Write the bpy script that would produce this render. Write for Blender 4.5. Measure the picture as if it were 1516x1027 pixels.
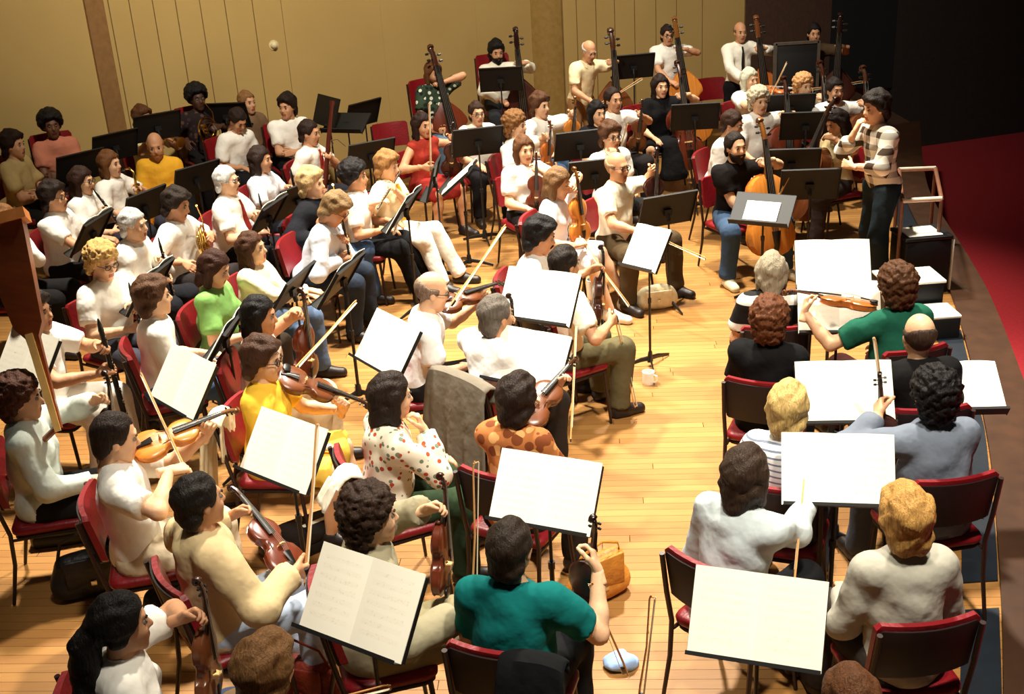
import bpy, math, random
import numpy as np
from mathutils import Matrix, Vector

for o in list(bpy.data.objects):
    bpy.data.objects.remove(o)
SC = bpy.context.scene
COL = SC.collection
random.seed(7)

# ------------------------------------------------------------------ camera
FPX, PITCH, ROLL, CAMH = 1734.0, math.radians(23.0), math.radians(3.5), 3.75
_F = Vector((0, math.cos(PITCH), -math.sin(PITCH)))
_R0 = Vector((1, 0, 0))
_U0 = Vector((0, math.sin(PITCH), math.cos(PITCH)))
_R = _R0 * math.cos(ROLL) - _U0 * math.sin(ROLL)
_U = _R0 * math.sin(ROLL) + _U0 * math.cos(ROLL)
cam_d = bpy.data.cameras.new('camera')
cam_d.sensor_width = 36.0
cam_d.lens = 36.0 * FPX / 1516.0
cam_d.clip_end = 200
cam = bpy.data.objects.new('camera', cam_d)
COL.objects.link(cam)
cam.matrix_world = Matrix(((_R.x, _U.x, -_F.x, 0), (_R.y, _U.y, -_F.y, 0), (_R.z, _U.z, -_F.z, CAMH), (0, 0, 0, 1)))
SC.camera = cam

def P(px, py, z=0.0):
    """where the sight line through a photo pixel meets the level z (metres above the stage)"""
    d = _F + _R * ((px - 758.0) / FPX) - _U * ((py - 513.5) / FPX)
    t = (z - CAMH) / d.z
    return Vector((d.x * t, d.y * t, z))

def at_depth(px, py, y):
    d = _F + _R * ((px - 758.0) / FPX) - _U * ((py - 513.5) / FPX)
    return d * (y / d.y) + Vector((0, 0, CAMH))

# ------------------------------------------------------------------ world and stage lights
W = bpy.data.worlds.new('hall_dark')
SC.world = W
W.use_nodes = True
W.node_tree.nodes['Background'].inputs[0].default_value = (1.0, 0.86, 0.66, 1)
W.node_tree.nodes['Background'].inputs[1].default_value = 0.016
SC.view_settings.view_transform = 'Standard'
SC.view_settings.look = 'None'
SC.view_settings.gamma = 1.0
SC.view_settings.use_curve_mapping = False
SC.view_settings.exposure = 0.0

def area(name, loc, target, power, size, col=(1.0, 0.84, 0.58), spread=120):
    l = bpy.data.lights.new(name, 'AREA')
    l.energy = power; l.size = size; l.color = col; l.spread = math.radians(spread)
    o = bpy.data.objects.new(name, l)
    COL.objects.link(o)
    o.location = loc
    o.rotation_euler = (Vector(target) - Vector(loc)).to_track_quat('-Z', 'Y').to_euler()
    return o
def spot(name, loc, target, power, angle, blend=0.6, radius=0.35, col=(1.0, 0.84, 0.58)):
    l = bpy.data.lights.new(name, 'SPOT')
    l.energy = power; l.spot_size = math.radians(angle); l.spot_blend = blend
    l.shadow_soft_size = radius; l.color = col
    o = bpy.data.objects.new(name, l)
    COL.objects.link(o)
    o.location = loc
    o.rotation_euler = (Vector(target) - Vector(loc)).to_track_quat('-Z', 'Y').to_euler()
    return o
LC = (1.0, 0.92, 0.77)
spot('stage_light', (1.2, 9.9, 9.0), (1.0, 7.4, 0), 7800, 64, 0.8, .3, LC)
spot('stage_light', (-2.6, 9.6, 9.0), (-1.6, 8.2, 0), 7400, 58, 0.8, .3, LC)
spot('stage_light', (1.6, 13.2, 9.0), (1.6, 11.2, 0), 5600, 58, 0.8, .3, LC)
spot('stage_light', (2.2, 2.6, 8.6), (1.5, 5.4, 0), 3000, 50, 0.8, .3, LC)
spot('stage_light', (0.1, 2.4, 8.6), (0.0, 5.3, 0), 2000, 42, 0.8, .3, LC)
spot('stage_light', (-0.6, 7.0, 8.5), (-0.8, 15.5, 2.6), 4000, 84, 0.9, .3, LC)
spot('stage_light', (6.4, 5.4, 8.5), (5.4, 6.9, -1), 4600, 46, 1.0, .3, LC)

# ------------------------------------------------------------------ materials
MATS = {}
def lin(c):
    return tuple((v / 12.92 if v <= 0.04045 else ((v + 0.055) / 1.055) ** 2.4) for v in (x / 255.0 for x in c))

def mat(name, rgb, rough=0.7, var=0.12, scale=14.0, bump=0.0, bscale=None, metal=0.0, spec=0.4, detail=3.0, coat=0.0):
    """plain procedural surface: base colour with soft noise variation and optional relief; rgb in 0..255 sRGB"""
    key = (name, tuple(rgb), rough, var, scale, bump, metal)
    if key in MATS: return MATS[key]
    m = bpy.data.materials.new(name); m.use_nodes = True
    nt = m.node_tree; b = nt.nodes['Principled BSDF']
    tc = nt.nodes.new('ShaderNodeTexCoord')
    nz = nt.nodes.new('ShaderNodeTexNoise'); nz.inputs['Scale'].default_value = scale; nz.inputs['Detail'].default_value = detail
    nt.links.new(tc.outputs['Object'], nz.inputs['Vector'])
    cr = nt.nodes.new('ShaderNodeValToRGB')
    c = lin(rgb)
    cr.color_ramp.elements[0].position = 0.3; cr.color_ramp.elements[1].position = 0.7
    cr.color_ramp.elements[0].color = tuple(max(0, v * (1 - var)) for v in c) + (1,)
    cr.color_ramp.elements[1].color = tuple(min(1, v * (1 + var)) for v in c) + (1,)
    nt.links.new(nz.outputs[0], cr.inputs[0])
    nt.links.new(cr.outputs[0], b.inputs['Base Color'])
    b.inputs['Roughness'].default_value = rough
    b.inputs['Metallic'].default_value = metal
    b.inputs['Specular IOR Level'].default_value = spec
    if coat: b.inputs['Coat Weight'].default_value = coat
    if bump:
        n2 = nt.nodes.new('ShaderNodeTexNoise'); n2.inputs['Scale'].default_value = bscale or scale; n2.inputs['Detail'].default_value = 2.5
        nt.links.new(tc.outputs['Object'], n2.inputs['Vector'])
        bp = nt.nodes.new('ShaderNodeBump'); bp.inputs['Strength'].default_value = bump; bp.inputs['Distance'].default_value = 0.03
        nt.links.new(n2.outputs[0], bp.inputs['Height']); nt.links.new(bp.outputs[0], b.inputs['Normal'])
    MATS[key] = m
    return m

def cloth(rgb):
    return mat('cloth_%d_%d_%d' % tuple(rgb), rgb, 0.9, 0.07, 9.0, 0.55, 9.0, spec=0.15)

def hair_mat(rgb):
    """hair colour with fine strands running down the head"""
    key = ('hair', tuple(rgb))
    if key in MATS: return MATS[key]
    m = bpy.data.materials.new('hair_%d_%d_%d' % tuple(rgb)); m.use_nodes = True
    nt = m.node_tree; b = nt.nodes['Principled BSDF']
    tc = nt.nodes.new('ShaderNodeTexCoord'); mp = nt.nodes.new('ShaderNodeMapping'); mp.inputs['Scale'].default_value = (95, 95, 14)
    nt.links.new(tc.outputs['Object'], mp.inputs[0])
    nz = nt.nodes.new('ShaderNodeTexNoise'); nz.inputs['Scale'].default_value = 1.0; nz.inputs['Detail'].default_value = 4; nz.inputs['Distortion'].default_value = .8
    nt.links.new(mp.outputs[0], nz.inputs['Vector'])
    nt.links.new(_mix(nt, nz.outputs[0], tuple(v * .55 for v in rgb), tuple(min(255, v * 1.35) for v in rgb)), b.inputs['Base Color'])
    bp = nt.nodes.new('ShaderNodeBump'); bp.inputs['Strength'].default_value = .7; bp.inputs['Distance'].default_value = .012
    nt.links.new(nz.outputs[0], bp.inputs['Height']); nt.links.new(bp.outputs[0], b.inputs['Normal'])
    b.inputs['Roughness'].default_value = .6; b.inputs['Specular IOR Level'].default_value = .22
    MATS[key] = m
    return m

def ramp_mat(name, build, rough=0.85):
    if name in MATS: return MATS[name]
    m = bpy.data.materials.new(name); m.use_nodes = True
    nt = m.node_tree; b = nt.nodes['Principled BSDF']; b.inputs['Roughness'].default_value = rough
    b.inputs['Specular IOR Level'].default_value = 0.2
    tc = nt.nodes.new('ShaderNodeTexCoord')
    out = build(nt, tc)
    nt.links.new(out, b.inputs['Base Color'])
    MATS[name] = m
    return m

def _math(nt, op, a, b=None):
    n = nt.nodes.new('ShaderNodeMath'); n.operation = op
    for i, v in enumerate((a, b)):
        if v is None: continue
        if isinstance(v, (int, float)): n.inputs[i].default_value = v
        else: nt.links.new(v, n.inputs[i])
    return n.outputs[0]
def _mix(nt, fac, a, b):
    n = nt.nodes.new('ShaderNodeMixRGB')
    if isinstance(fac, (int, float)): n.inputs[0].default_value = fac
    else: nt.links.new(fac, n.inputs[0])
    for i, v in ((1, a), (2, b)):
        if isinstance(v, tuple): n.inputs[i].default_value = lin(v) + (1,)
        else: nt.links.new(v, n.inputs[i])
    return n.outputs[0]
def _sep(nt, v):
    s = nt.nodes.new('ShaderNodeSeparateXYZ'); nt.links.new(v, s.inputs[0]); return s.outputs

def plaid_mat():
    def bld(nt, tc):
        x, y, z = _sep(nt, tc.outputs['Object'])
        a = _math(nt, 'GREATER_THAN', _math(nt, 'FRACT', _math(nt, 'MULTIPLY', z, 8.5)), 0.55)
        ang = _math(nt, 'ADD', _math(nt, 'MULTIPLY', y, 8.5), _math(nt, 'MULTIPLY', x, 4.0))
        c = _math(nt, 'GREATER_THAN', _math(nt, 'FRACT', ang), 0.55)
        m1 = _mix(nt, a, (246, 240, 222), (60, 48, 40))
        m2 = _mix(nt, c, (246, 240, 222), (84, 66, 50))
        return _mix(nt, 0.5, m1, m2)
    return ramp_mat('plaid_cloth', bld)
def floral_mat(name, base, spots, scale=22.0, thr=0.42):
    def bld(nt, tc):
        v = nt.nodes.new('ShaderNodeTexVoronoi'); v.inputs['Scale'].default_value = scale
        nt.links.new(tc.outputs['Object'], v.inputs['Vector'])
        f = _math(nt, 'LESS_THAN', v.outputs['Distance'], thr)
        s = _sep(nt, v.outputs['Color'])
        pick = _math(nt, 'GREATER_THAN', s[0], 0.5)
        col = _mix(nt, pick, spots[0], spots[1])
        return _mix(nt, f, base, col)
    return ramp_mat(name, bld)
def stripe_mat(name, a_, b_, f=22.0, thr=0.5):
    def bld(nt, tc):
        x, y, z = _sep(nt, tc.outputs['Object'])
        a = _math(nt, 'GREATER_THAN', _math(nt, 'FRACT', _math(nt, 'MULTIPLY', z, f)), thr)
        return _mix(nt, a, a_, b_)
    return ramp_mat(name, bld)
def wood_inst(name, rgb):
    if name in MATS: return MATS[name]
    def bld(nt, tc):
        mp = nt.nodes.new('ShaderNodeMapping'); mp.inputs['Scale'].default_value = (3, 40, 12)
        nt.links.new(tc.outputs['Object'], mp.inputs[0])
        nz = nt.nodes.new('ShaderNodeTexNoise'); nz.inputs['Scale'].default_value = 1.5; nz.inputs['Detail'].default_value = 4
        nt.links.new(mp.outputs[0], nz.inputs['Vector'])
        return _mix(nt, nz.outputs[0], tuple(v * 0.72 for v in rgb), tuple(min(255, v * 1.18) for v in rgb))
    m = ramp_mat(name, bld, 0.28)
    m.node_tree.nodes['Principled BSDF'].inputs['Specular IOR Level'].default_value = 0.55
    return m
def page_mat():
    """cream paper with faint printed staves; print only, page local x across, y up"""
    def bld(nt, tc):
        x, y, z = _sep(nt, tc.outputs['Object'])
        grp = _math(nt, 'FRACT', _math(nt, 'MULTIPLY', y, 26.0))
        ing = _math(nt, 'LESS_THAN', grp, 0.52)
        ln = _math(nt, 'LESS_THAN', _math(nt, 'FRACT', _math(nt, 'MULTIPLY', grp, 9.6)), 0.35)
        nz = nt.nodes.new('ShaderNodeTexNoise'); nz.inputs['Scale'].default_value = 90; nz.inputs['Detail'].default_value = 2
        nt.links.new(tc.outputs['Object'], nz.inputs['Vector'])
        note = _math(nt, 'GREATER_THAN', nz.outputs[0], 0.62)
        ink = _math(nt, 'MULTIPLY', ing, _math(nt, 'MAXIMUM', _math(nt, 'MULTIPLY', ln, 0.55), note))
        edge = _math(nt, 'MULTIPLY', _math(nt, 'LESS_THAN', _math(nt, 'ABSOLUTE', _math(nt, 'SUBTRACT', _math(nt, 'ABSOLUTE', x), 0.125)), 0.095),
                     _math(nt, 'LESS_THAN', _math(nt, 'ABSOLUTE', y), 0.13))
        return _mix(nt, _math(nt, 'MULTIPLY', _math(nt, 'MULTIPLY', ink, edge), 0.22), (250, 244, 226), (190, 150, 90))
    return ramp_mat('printed_page', bld, 0.8)

# ------------------------------------------------------------------ objects, tags
def tag(o, label=None, cat=None, group=None, kind=None):
    if label: o['label'] = label
    if cat: o['category'] = cat
    if group: o['group'] = group
    if kind: o['kind'] = kind
    return o
def empty(name, M):
    o = bpy.data.objects.new(name, None); o.empty_display_size = 0.1
    COL.objects.link(o); o.matrix_world = M
    return o
def add(name, mesh, parent=None, M=None):
    o = bpy.data.objects.new(name, mesh); COL.objects.link(o)
    if parent is not None: o.parent = parent
    if M is not None: o.matrix_local = M
    return o

def np_mesh(name, V, Q, mats, midx=None, smooth=True):
    V = np.asarray(V, np.float32); Q = np.asarray(Q, np.int32)
    me = bpy.data.meshes.new(name)
    me.vertices.add(len(V)); me.vertices.foreach_set('co', V.ravel())
    me.loops.add(Q.size); me.loops.foreach_set('vertex_index', Q.ravel())
    me.polygons.add(len(Q))
    me.polygons.foreach_set('loop_start', np.arange(0, Q.size, Q.shape[1], dtype=np.int32))
    me.polygons.foreach_set('loop_total', np.full(len(Q), Q.shape[1], np.int32))
    for m in (mats if isinstance(mats, (list, tuple)) else [mats]): me.materials.append(m)
    if midx is not None: me.polygons.foreach_set('material_index', np.asarray(midx, np.int32))
    if smooth: me.polygons.foreach_set('use_smooth', np.ones(len(Q), bool))
    me.update(calc_edges=True)
    return me

class MB:
    """collects boxes, tubes, lathes and prisms of ONE part"""
    def __init__(self): self.v = []; self.f = []
    def _add(self, v, f):
        n = len(self.v); self.v += [tuple(p) for p in v]; self.f += [tuple(i + n for i in q) for q in f]; return self
    def box(self, c, s, M=None):
        v = []
        for i in range(8):
            p = Vector((c[0] + s[0] / 2 * (1 if i & 1 else -1), c[1] + s[1] / 2 * (1 if i & 2 else -1), c[2] + s[2] / 2 * (1 if i & 4 else -1)))
            v.append(M @ p if M else p)
        return self._add(v, [(0, 2, 3, 1), (4, 5, 7, 6), (0, 1, 5, 4), (2, 6, 7, 3), (0, 4, 6, 2), (1, 3, 7, 5)])
    def tube(self, pts, rad, n=8, sq=1.0):
        pts = [Vector(p) for p in pts]
        if not isinstance(rad, (list, tuple)): rad = [rad] * len(pts)
        v = []; f = []
        ref = None
        for i, p in enumerate(pts):
            t = (pts[min(i + 1, len(pts) - 1)] - pts[max(i - 1, 0)]).normalized()
            if ref is None:
                ref = Vector((0, 0, 1)) if abs(t.z) < 0.9 else Vector((1, 0, 0))
            a = (ref - t * ref.dot(t)).normalized(); ref = a
            b = t.cross(a)
            for k in range(n):
                an = 2 * math.pi * k / n
                v.append(p + a * (math.cos(an) * rad[i]) + b * (math.sin(an) * rad[i] * sq))
        for i in range(len(pts) - 1):
            for k in range(n):
                f.append((i * n + k, i * n + (k + 1) % n, (i + 1) * n + (k + 1) % n, (i + 1) * n + k))
        f.append(tuple(range(n - 1, -1, -1))); f.append(tuple((len(pts) - 1) * n + k for k in range(n)))
        return self._add(v, f)
    def lathe(self, prof, M=None, n=16):
        """prof: (r, z) pairs turned about local z"""
        v = []; f = []
        for r, z in prof:
            for k in range(n):
                a = 2 * math.pi * k / n
                p = Vector((r * math.cos(a), r * math.sin(a), z)); v.append(M @ p if M else p)
        for i in range(len(prof) - 1):
            for k in range(n):
                f.append((i * n + k, i * n + (k + 1) % n, (i + 1) * n + (k + 1) % n, (i + 1) * n + k))
        f.append(tuple(range(n - 1, -1, -1))); f.append(tuple((len(prof) - 1) * n + k for k in range(n)))
        return self._add(v, f)
    def rings(self, rings, M=None, caps=True):
        n = len(rings[0]); v = []; f = []
        for r in rings: v += [(M @ Vector(p)) if M else Vector(p) for p in r]
        for i in range(len(rings) - 1):
            for k in range(n):
                f.append((i * n + k, i * n + (k + 1) % n, (i + 1) * n + (k + 1) % n, (i + 1) * n + k))
        if caps:
            f.append(tuple(range(n - 1, -1, -1))); f.append(tuple((len(rings) - 1) * n + k for k in range(n)))
        return self._add(v, f)
    def rbox(self, c, w, d, h, r=0.03, e=0.012, M=None):
        """upright rounded slab, soft edges"""
        def ring(ins, z):
            o = []
            ww, dd, rr = w / 2 - ins, d / 2 - ins, max(0.002, r - ins)
            for cx, cy, a0 in ((ww - rr, dd - rr, 0), (-ww + rr, dd - rr, 90), (-ww + rr, -dd + rr, 180), (ww - rr, -dd + rr, 270)):
                for k in range(4):
                    a = math.radians(a0 + 30 * k); o.append((c[0] + cx + rr * math.cos(a), c[1] + cy + rr * math.sin(a), c[2] + z))
            return o
        return self.rings([ring(e * 1.4, -h / 2), ring(e * .35, -h / 2 + e * .4), ring(0, -h / 2 + e), ring(0, h / 2 - e), ring(e * .35, h / 2 - e * .4), ring(e * 1.4, h / 2)], M)
    def mesh(self, name, m, smooth=True):
        me = bpy.data.meshes.new(name); me.from_pydata(self.v, [], self.f)
        me.materials.append(m)
        if smooth:
            for p in me.polygons: p.use_smooth = True
            try: me.set_sharp_from_angle(angle=math.radians(42))
            except Exception: pass
        me.update()
        return me

def inst(tmpl, name, M, label, cat, group=None):
    """a thing from a template: list of (part name, mesh[, matrix[, sub-parts]])"""
    r = empty(name, M); tag(r, label, cat, group)
    for t in tmpl:
        o = add(t[0], t[1], r, t[2] if len(t) > 2 else None)
        for s in (t[3] if len(t) > 3 else ()): add(s[0], s[1], o)
    return r

def frame(pos, x, z):
    x = Vector(x).normalized(); z = Vector(z); z = (z - x * z.dot(x)).normalized(); y = z.cross(x)
    return Matrix(((x.x, y.x, z.x, pos[0]), (x.y, y.y, z.y, pos[1]), (x.z, y.z, z.z, pos[2]), (0, 0, 0, 1)))
def yawM(p, deg):
    return Matrix.Translation(p) @ Matrix.Rotation(math.radians(deg), 4, 'Z')
# ------------------------------------------------------------------ the setting
def plank_mat():
    m = bpy.data.materials.new('stage_planks'); m.use_nodes = True
    nt = m.node_tree; b = nt.nodes['Principled BSDF']
    at = nt.nodes.new('ShaderNodeAttribute'); at.attribute_name = 'tone'
    tc = nt.nodes.new('ShaderNodeTexCoord')
    mp = nt.nodes.new('ShaderNodeMapping'); mp.inputs['Scale'].default_value = (1.2, 26, 1); mp.inputs['Rotation'].default_value = (0, 0, math.radians(5))
    nt.links.new(tc.outputs['Object'], mp.inputs[0])
    nz = nt.nodes.new('ShaderNodeTexNoise'); nz.inputs['Scale'].default_value = 2.0; nz.inputs['Detail'].default_value = 5
    nt.links.new(mp.outputs[0], nz.inputs['Vector'])
    n3 = nt.nodes.new('ShaderNodeTexNoise'); n3.inputs['Scale'].default_value = 0.8; n3.inputs['Detail'].default_value = 4
    nt.links.new(tc.outputs['Object'], n3.inputs['Vector'])
    g = _mix(nt, nz.outputs[0], (132, 86, 42), (182, 132, 72))
    t = _mix(nt, at.outputs['Fac'], (150, 103, 54), (184, 136, 76))
    c = _mix(nt, 0.55, g, t)
    wr = nt.nodes.new('ShaderNodeValToRGB'); wr.color_ramp.elements[0].position = 0.35; wr.color_ramp.elements[1].position = 0.7
    wr.color_ramp.elements[0].color = (0.62, 0.58, 0.52, 1); wr.color_ramp.elements[1].color = (1, 1, 1, 1)
    nt.links.new(n3.outputs[0], wr.inputs[0])
    mu = nt.nodes.new('ShaderNodeMixRGB'); mu.blend_type = 'MULTIPLY'; mu.inputs[0].default_value = 0.35
    nt.links.new(c, mu.inputs[1]); nt.links.new(wr.outputs[0], mu.inputs[2])
    nt.links.new(mu.outputs[0], b.inputs['Base Color'])
    b.inputs['Roughness'].default_value = 0.42; b.inputs['Specular IOR Level'].default_value = 0.4
    return m
PLANK = plank_mat()
DARK = mat('dark_underlay', (70, 46, 24), 0.9)

EDGE_IN = [(5.2, 15.6), (4.62, 13.4), (4.29, 11.9), (3.93, 10.0), (3.68, 8.88), (3.12, 6.9), (2.67, 5.6), (2.19, 4.35), (1.6, 3.0), (0.9, 1.6)]
EDGE_OUT = [(5.75, 15.8), (5.0, 13.5), (4.62, 12.1), (4.28, 10.2), (4.03, 9.0), (3.5, 7.0), (3.02, 5.6), (2.54, 4.3), (1.95, 2.9), (1.25, 1.5)]
def curve_x(tab, y):
    t = sorted([(b, a) for a, b in tab])
    return float(np.interp(y, [q[0] for q in t], [q[1] for q in t]))
def smooth_curve(tab, n=6):
    out = []
    for i in range(len(tab) - 1):
        p0, p1, p2, p3 = (Vector(tab[max(i - 1, 0)]), Vector(tab[i]), Vector(tab[i + 1]), Vector(tab[min(i + 2, len(tab) - 1)]))
        for k in range(n):
            t = k / n
            out.append(0.5 * ((2 * p1) + (p2 - p0) * t + (2 * p0 - 5 * p1 + 4 * p2 - p3) * t * t + (3 * p1 - p0 - 3 * p2 + p3) * t ** 3))
    out.append(Vector(tab[-1]))
    return out

def build_floor():
    # stage slab with the boards laid on it
    inn = smooth_curve(EDGE_OUT, 4)
    poly = [(p.x - .05, p.y) for p in inn] + [(-9.5, 1.5), (-9.5, 11.0), (-5.5, 14.2), (0.5, 17.2), (5.6, 18.2)]
    m = MB(); n = len(poly)
    m._add([(x, y, -0.03) for x, y in poly] + [(x, y, -1.0) for x, y in poly],
           [tuple(range(n))] + [(i, (i + 1) % n, n + (i + 1) % n, n + i) for i in range(n)])
    fl = add('floor', m.mesh('floor', DARK, False)); tag(fl, kind='structure')
    c5, s5 = math.cos(math.radians(5)), math.sin(math.radians(5))
    def to_w(u, v, z): return (u * c5 + v * s5, -u * s5 + v * c5, z)
    RW = 0.072
    rng = random.Random(3)
    pl = []
    v = 2.4
    while v < 18.6:
        u = -9.2 - rng.random() * 2.5
        # right end at the middle of the edge board
        ue = 3.0
        for _ in range(8):
            w = to_w(ue, v, 0); ue += (curve_x(EDGE_IN, w[1]) + .12 - w[0])
        while u < ue - 0.05:
            L = 2.2 + rng.random() * 2.2
            e = min(u + L, ue)
            if e > -8.5: pl.append((u, e, v, rng.random()))
            u = e
        v += RW
    items = []
    for u, e, v, t in pl:
        cs = [to_w(u + .002, v + .0012, 0), to_w(e - .002, v + .0012, 0), to_w(e - .002, v + RW - .0012, 0), to_w(u + .002, v + RW - .0012, 0)]
        my = sum(c[1] for c in cs) / 4; mx = sum(c[0] for c in cs) / 4
        back = 17.2 + (mx - 0.5) * 0.2 if mx > 0.5 else (14.2 + (mx + 5.5) * 0.5 if mx > -5.5 else 11 + (mx + 9.5) * .8)
        if my > back: continue
        view = abs(mx) < my * 0.62 + 1.5
        items.append((my if view else my + 20, cs, t))
    items.sort(key=lambda a: a[0])
    def geo(cs, off=0):
        vs = [(a, b, 0.0) for a, b, c in cs] + [(a, b, -0.03) for a, b, c in cs]
        fs = [(0, 1, 2, 3), (0, 4, 5, 1), (1, 5, 6, 2), (2, 6, 7, 3), (3, 7, 4, 0)]
        return vs, [tuple(i + off for i in q) for q in fs]
    def mk(lst, name):
        V = []; Fs = []; T = []
        for _, cs, t in lst:
            v_, f_ = geo(cs, len(V)); V += v_; Fs += f_; T += [t] * 8
        me = bpy.data.meshes.new(name); me.from_pydata(V, [], Fs); me.materials.append(PLANK)
        a = me.attributes.new('tone', 'FLOAT', 'POINT'); a.data.foreach_set('value', T)
        return me
    for it in items[:300]:
        add('plank', mk([it], 'plank'), fl)
    rest = add('planks', mk(items[300:], 'planks'), fl); rest['kind'] = 'stuff'

    # curved edge board and its front face
    EB = mat('edge_board', (62, 38, 22), 0.5, 0.2, 6.0)
    a = smooth_curve(EDGE_IN, 6); b = smooth_curve(EDGE_OUT, 6)
    m = MB()
    m.rings([[(p.x, p.y, 0.002), (p.x, p.y, 0.03), (q.x, q.y, 0.03), (q.x, q.y, -0.12), (q.x - .04, q.y, -0.12)] for p, q in zip(a, b)])
    tag(add('trim_1', m.mesh('trim_1', EB)), kind='structure')
    m = MB()
    m.rings([[(q.x - .045, q.y, -0.12), (q.x - .03, q.y, -0.12), (q.x - .03, q.y, -1.0), (q.x - .045, q.y, -1.0)] for q in b])
    tag(add('wall_stage_front', m.mesh('wall_stage_front', mat('stage_front', (60, 34, 20), 0.6))), kind='structure')
    # navy trough covers along the edge board, with bare boards between them
    NV = mat('navy_cover', (26, 32, 40), 0.5, 0.15, 10)
    for k, (y0, y1) in enumerate(((3.2, 4.98), (5.22, 7.2), (7.75, 8.6), (10.2, 12.3))):
        m = MB(); rr = []
        for i in range(9):
            y = y0 + (y1 - y0) * i / 8; x = curve_x(EDGE_IN, y)
            rr.append([(x - .20, y, 0.002), (x - .20, y, .012), (x - .005, y, .012), (x - .005, y, .002)])
        m.rings(rr)
        tag(add('trim_%d' % (k + 2), m.mesh('trough_cover', NV)), kind='structure')
    # hall floor below
    m = MB(); m.box((8, 12, -1.05), (14, 40, .1))
    tag(add('floor_hall', m.mesh('floor_hall', mat('red_carpet', (168, 34, 42), 0.95, 0.1, 30, 0.2, 200))), kind='structure')

def wall_mat():
    def bld(nt, tc):
        nz = nt.nodes.new('ShaderNodeTexNoise'); nz.inputs['Scale'].default_value = 1.4; nz.inputs['Detail'].default_value = 5
        nt.links.new(tc.outputs['Object'], nz.inputs['Vector'])
        return _mix(nt, nz.outputs[0], (176, 146, 88), (192, 162, 102))
    return ramp_mat('shell_paint', bld, 0.75)

def build_walls():
    WM = wall_mat(); TR = mat('shell_trim', (142, 104, 62), 0.7); SEAM = mat('shell_joint', (120, 92, 50), 0.9)
    A0 = Vector((-9.6, 9.4, 0)); 
    def base(px, y): q = at_depth(px, 0, y); return Vector((q.x, q.y, 0))
    A1 = base(122, 13.1); A1b = base(150, 13.3); A2 = base(784, 16.3); A3 = base(830, 16.25); A4 = base(1104, 17.1)
    HGT = 6.5
    def panel(name, a, b, m, parent=None, proud=0.0, th=0.08, z0=0.0):
        d = (b - a).normalized(); n = Vector((d.y, -d.x, 0))          # towards the players
        mb = MB()
        r = [[a + n * proud, b + n * proud, b - n * (th - proud), a - n * (th - proud)]]
        mb.rings([[(p.x, p.y, z) for p in r[0]] for z in (z0, HGT)])
        return add(name, mb.mesh(name, m, False), parent)
    tag(panel('wall_left', A0, A1, WM), kind='structure')
    tag(panel('trim_6', A1, A1b, TR, None, 0.03), kind='structure')
    wb = panel('wall_back', A1b, A2, SEAM, None, 0.0); tag(wb, kind='structure')
    cuts = [150, 166, 196, 230, 263, 298, 334, 374, 416, 560, 700, 784]
    def on(a, b, px):
        # point of the wall line a-b on the sight plane through photo column px
        lo, hi = 0.0, 1.0
        for _ in range(40):
            t = (lo + hi) / 2; p = a.lerp(b, t); 
            q = Vector((p.x, p.y, 2.2)) - Vector((0, 0, CAMH))
            u = 758 + FPX * q.dot(_R) / q.dot(_F)
            if u < px: lo = t
            else: hi = t
        return a.lerp(b, lo)
    for i in range(len(cuts) - 1):
        p, q = on(A1b, A2, cuts[i]), on(A1b, A2, cuts[i + 1])
        d = (q - p).normalized() * 0.006
        if cuts[i] >= 416: d *= 0.15
        panel('panel', p + d, q - d, WM, wb, 0.012, 0.014)
    pm = MB()
    d = (A3 - A2); n = Vector((d.y, -d.x, 0)).normalized()
    pm.rings([[tuple(A2.lerp(A3, t) + n * (0.06 * math.sin(math.pi * t)) + Vector((0, 0, z))) for t in (0, .2, .4, .6, .8, 1)] + [tuple(A3 - n * .08 + Vector((0, 0, z))), tuple(A2 - n * .08 + Vector((0, 0, z)))] for z in (0, HGT)])
    tag(add('trim_7', pm.mesh('trim_7', mat('shell_pillar', (150, 118, 60), 0.7))), kind='structure')
    wr = panel('wall_right', A3, A4, SEAM); tag(wr, kind='structure')
    cuts = [830, 851, 880, 908, 938, 970, 1001, 1040, 1104]
    for i in range(len(cuts) - 1):
        p, q = on(A3, A4, cuts[i]), on(A3, A4, cuts[i + 1])
        d = (q - p).normalized() * 0.007
        panel('panel', p + d, q - d, WM, wr, 0.012, 0.014)
    # wing opening: brown return wall, black drape, dark side wall of the hall
    B1 = base(1232, 18.5)
    tag(panel('wall_wing', A4, B1, mat('wing_brown', (96, 70, 56), 0.8)), kind='structure')
    B2 = base(1330, 18.2)
    tag(panel('wall_drape', B1, B2, mat('black_drape', (7, 7, 8), 0.95)), kind='structure')
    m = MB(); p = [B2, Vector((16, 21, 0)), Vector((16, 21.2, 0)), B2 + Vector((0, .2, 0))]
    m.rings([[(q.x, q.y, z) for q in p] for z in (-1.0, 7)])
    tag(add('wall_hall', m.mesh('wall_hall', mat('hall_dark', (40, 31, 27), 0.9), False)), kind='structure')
    # small round wall fitting
    for px, py in ((397, 67), (1281 / 1, 0)):
        if py == 0: continue
        q = on(A1b, A2, px); dd = (A2 - A1b).normalized(); n = Vector((dd.y, -dd.x, 0))
        r = (at_depth(px, py, q.y)).z
        M = frame((q.x + n.x * .02, q.y + n.y * .02, r), dd, n)
        mb = MB(); mb.lathe([(.045, -.01), (.045, .012), (.03, .04), (.012, .05)], M, 14)
        mb2 = MB(); mb2.lathe([(.06, -.012), (.06, .0)], M, 14)
        k = empty('wall_fitting', Matrix()); tag(k, 'small round pale fitting on the beige wall', 'fitting')
        add('knob', mb.mesh('knob', mat('pale_metal', (220, 205, 160), .4)), k); add('plate', mb2.mesh('plate', mat('pale_metal', (220, 205, 160), .4)), k)
build_floor()
build_walls()
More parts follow.
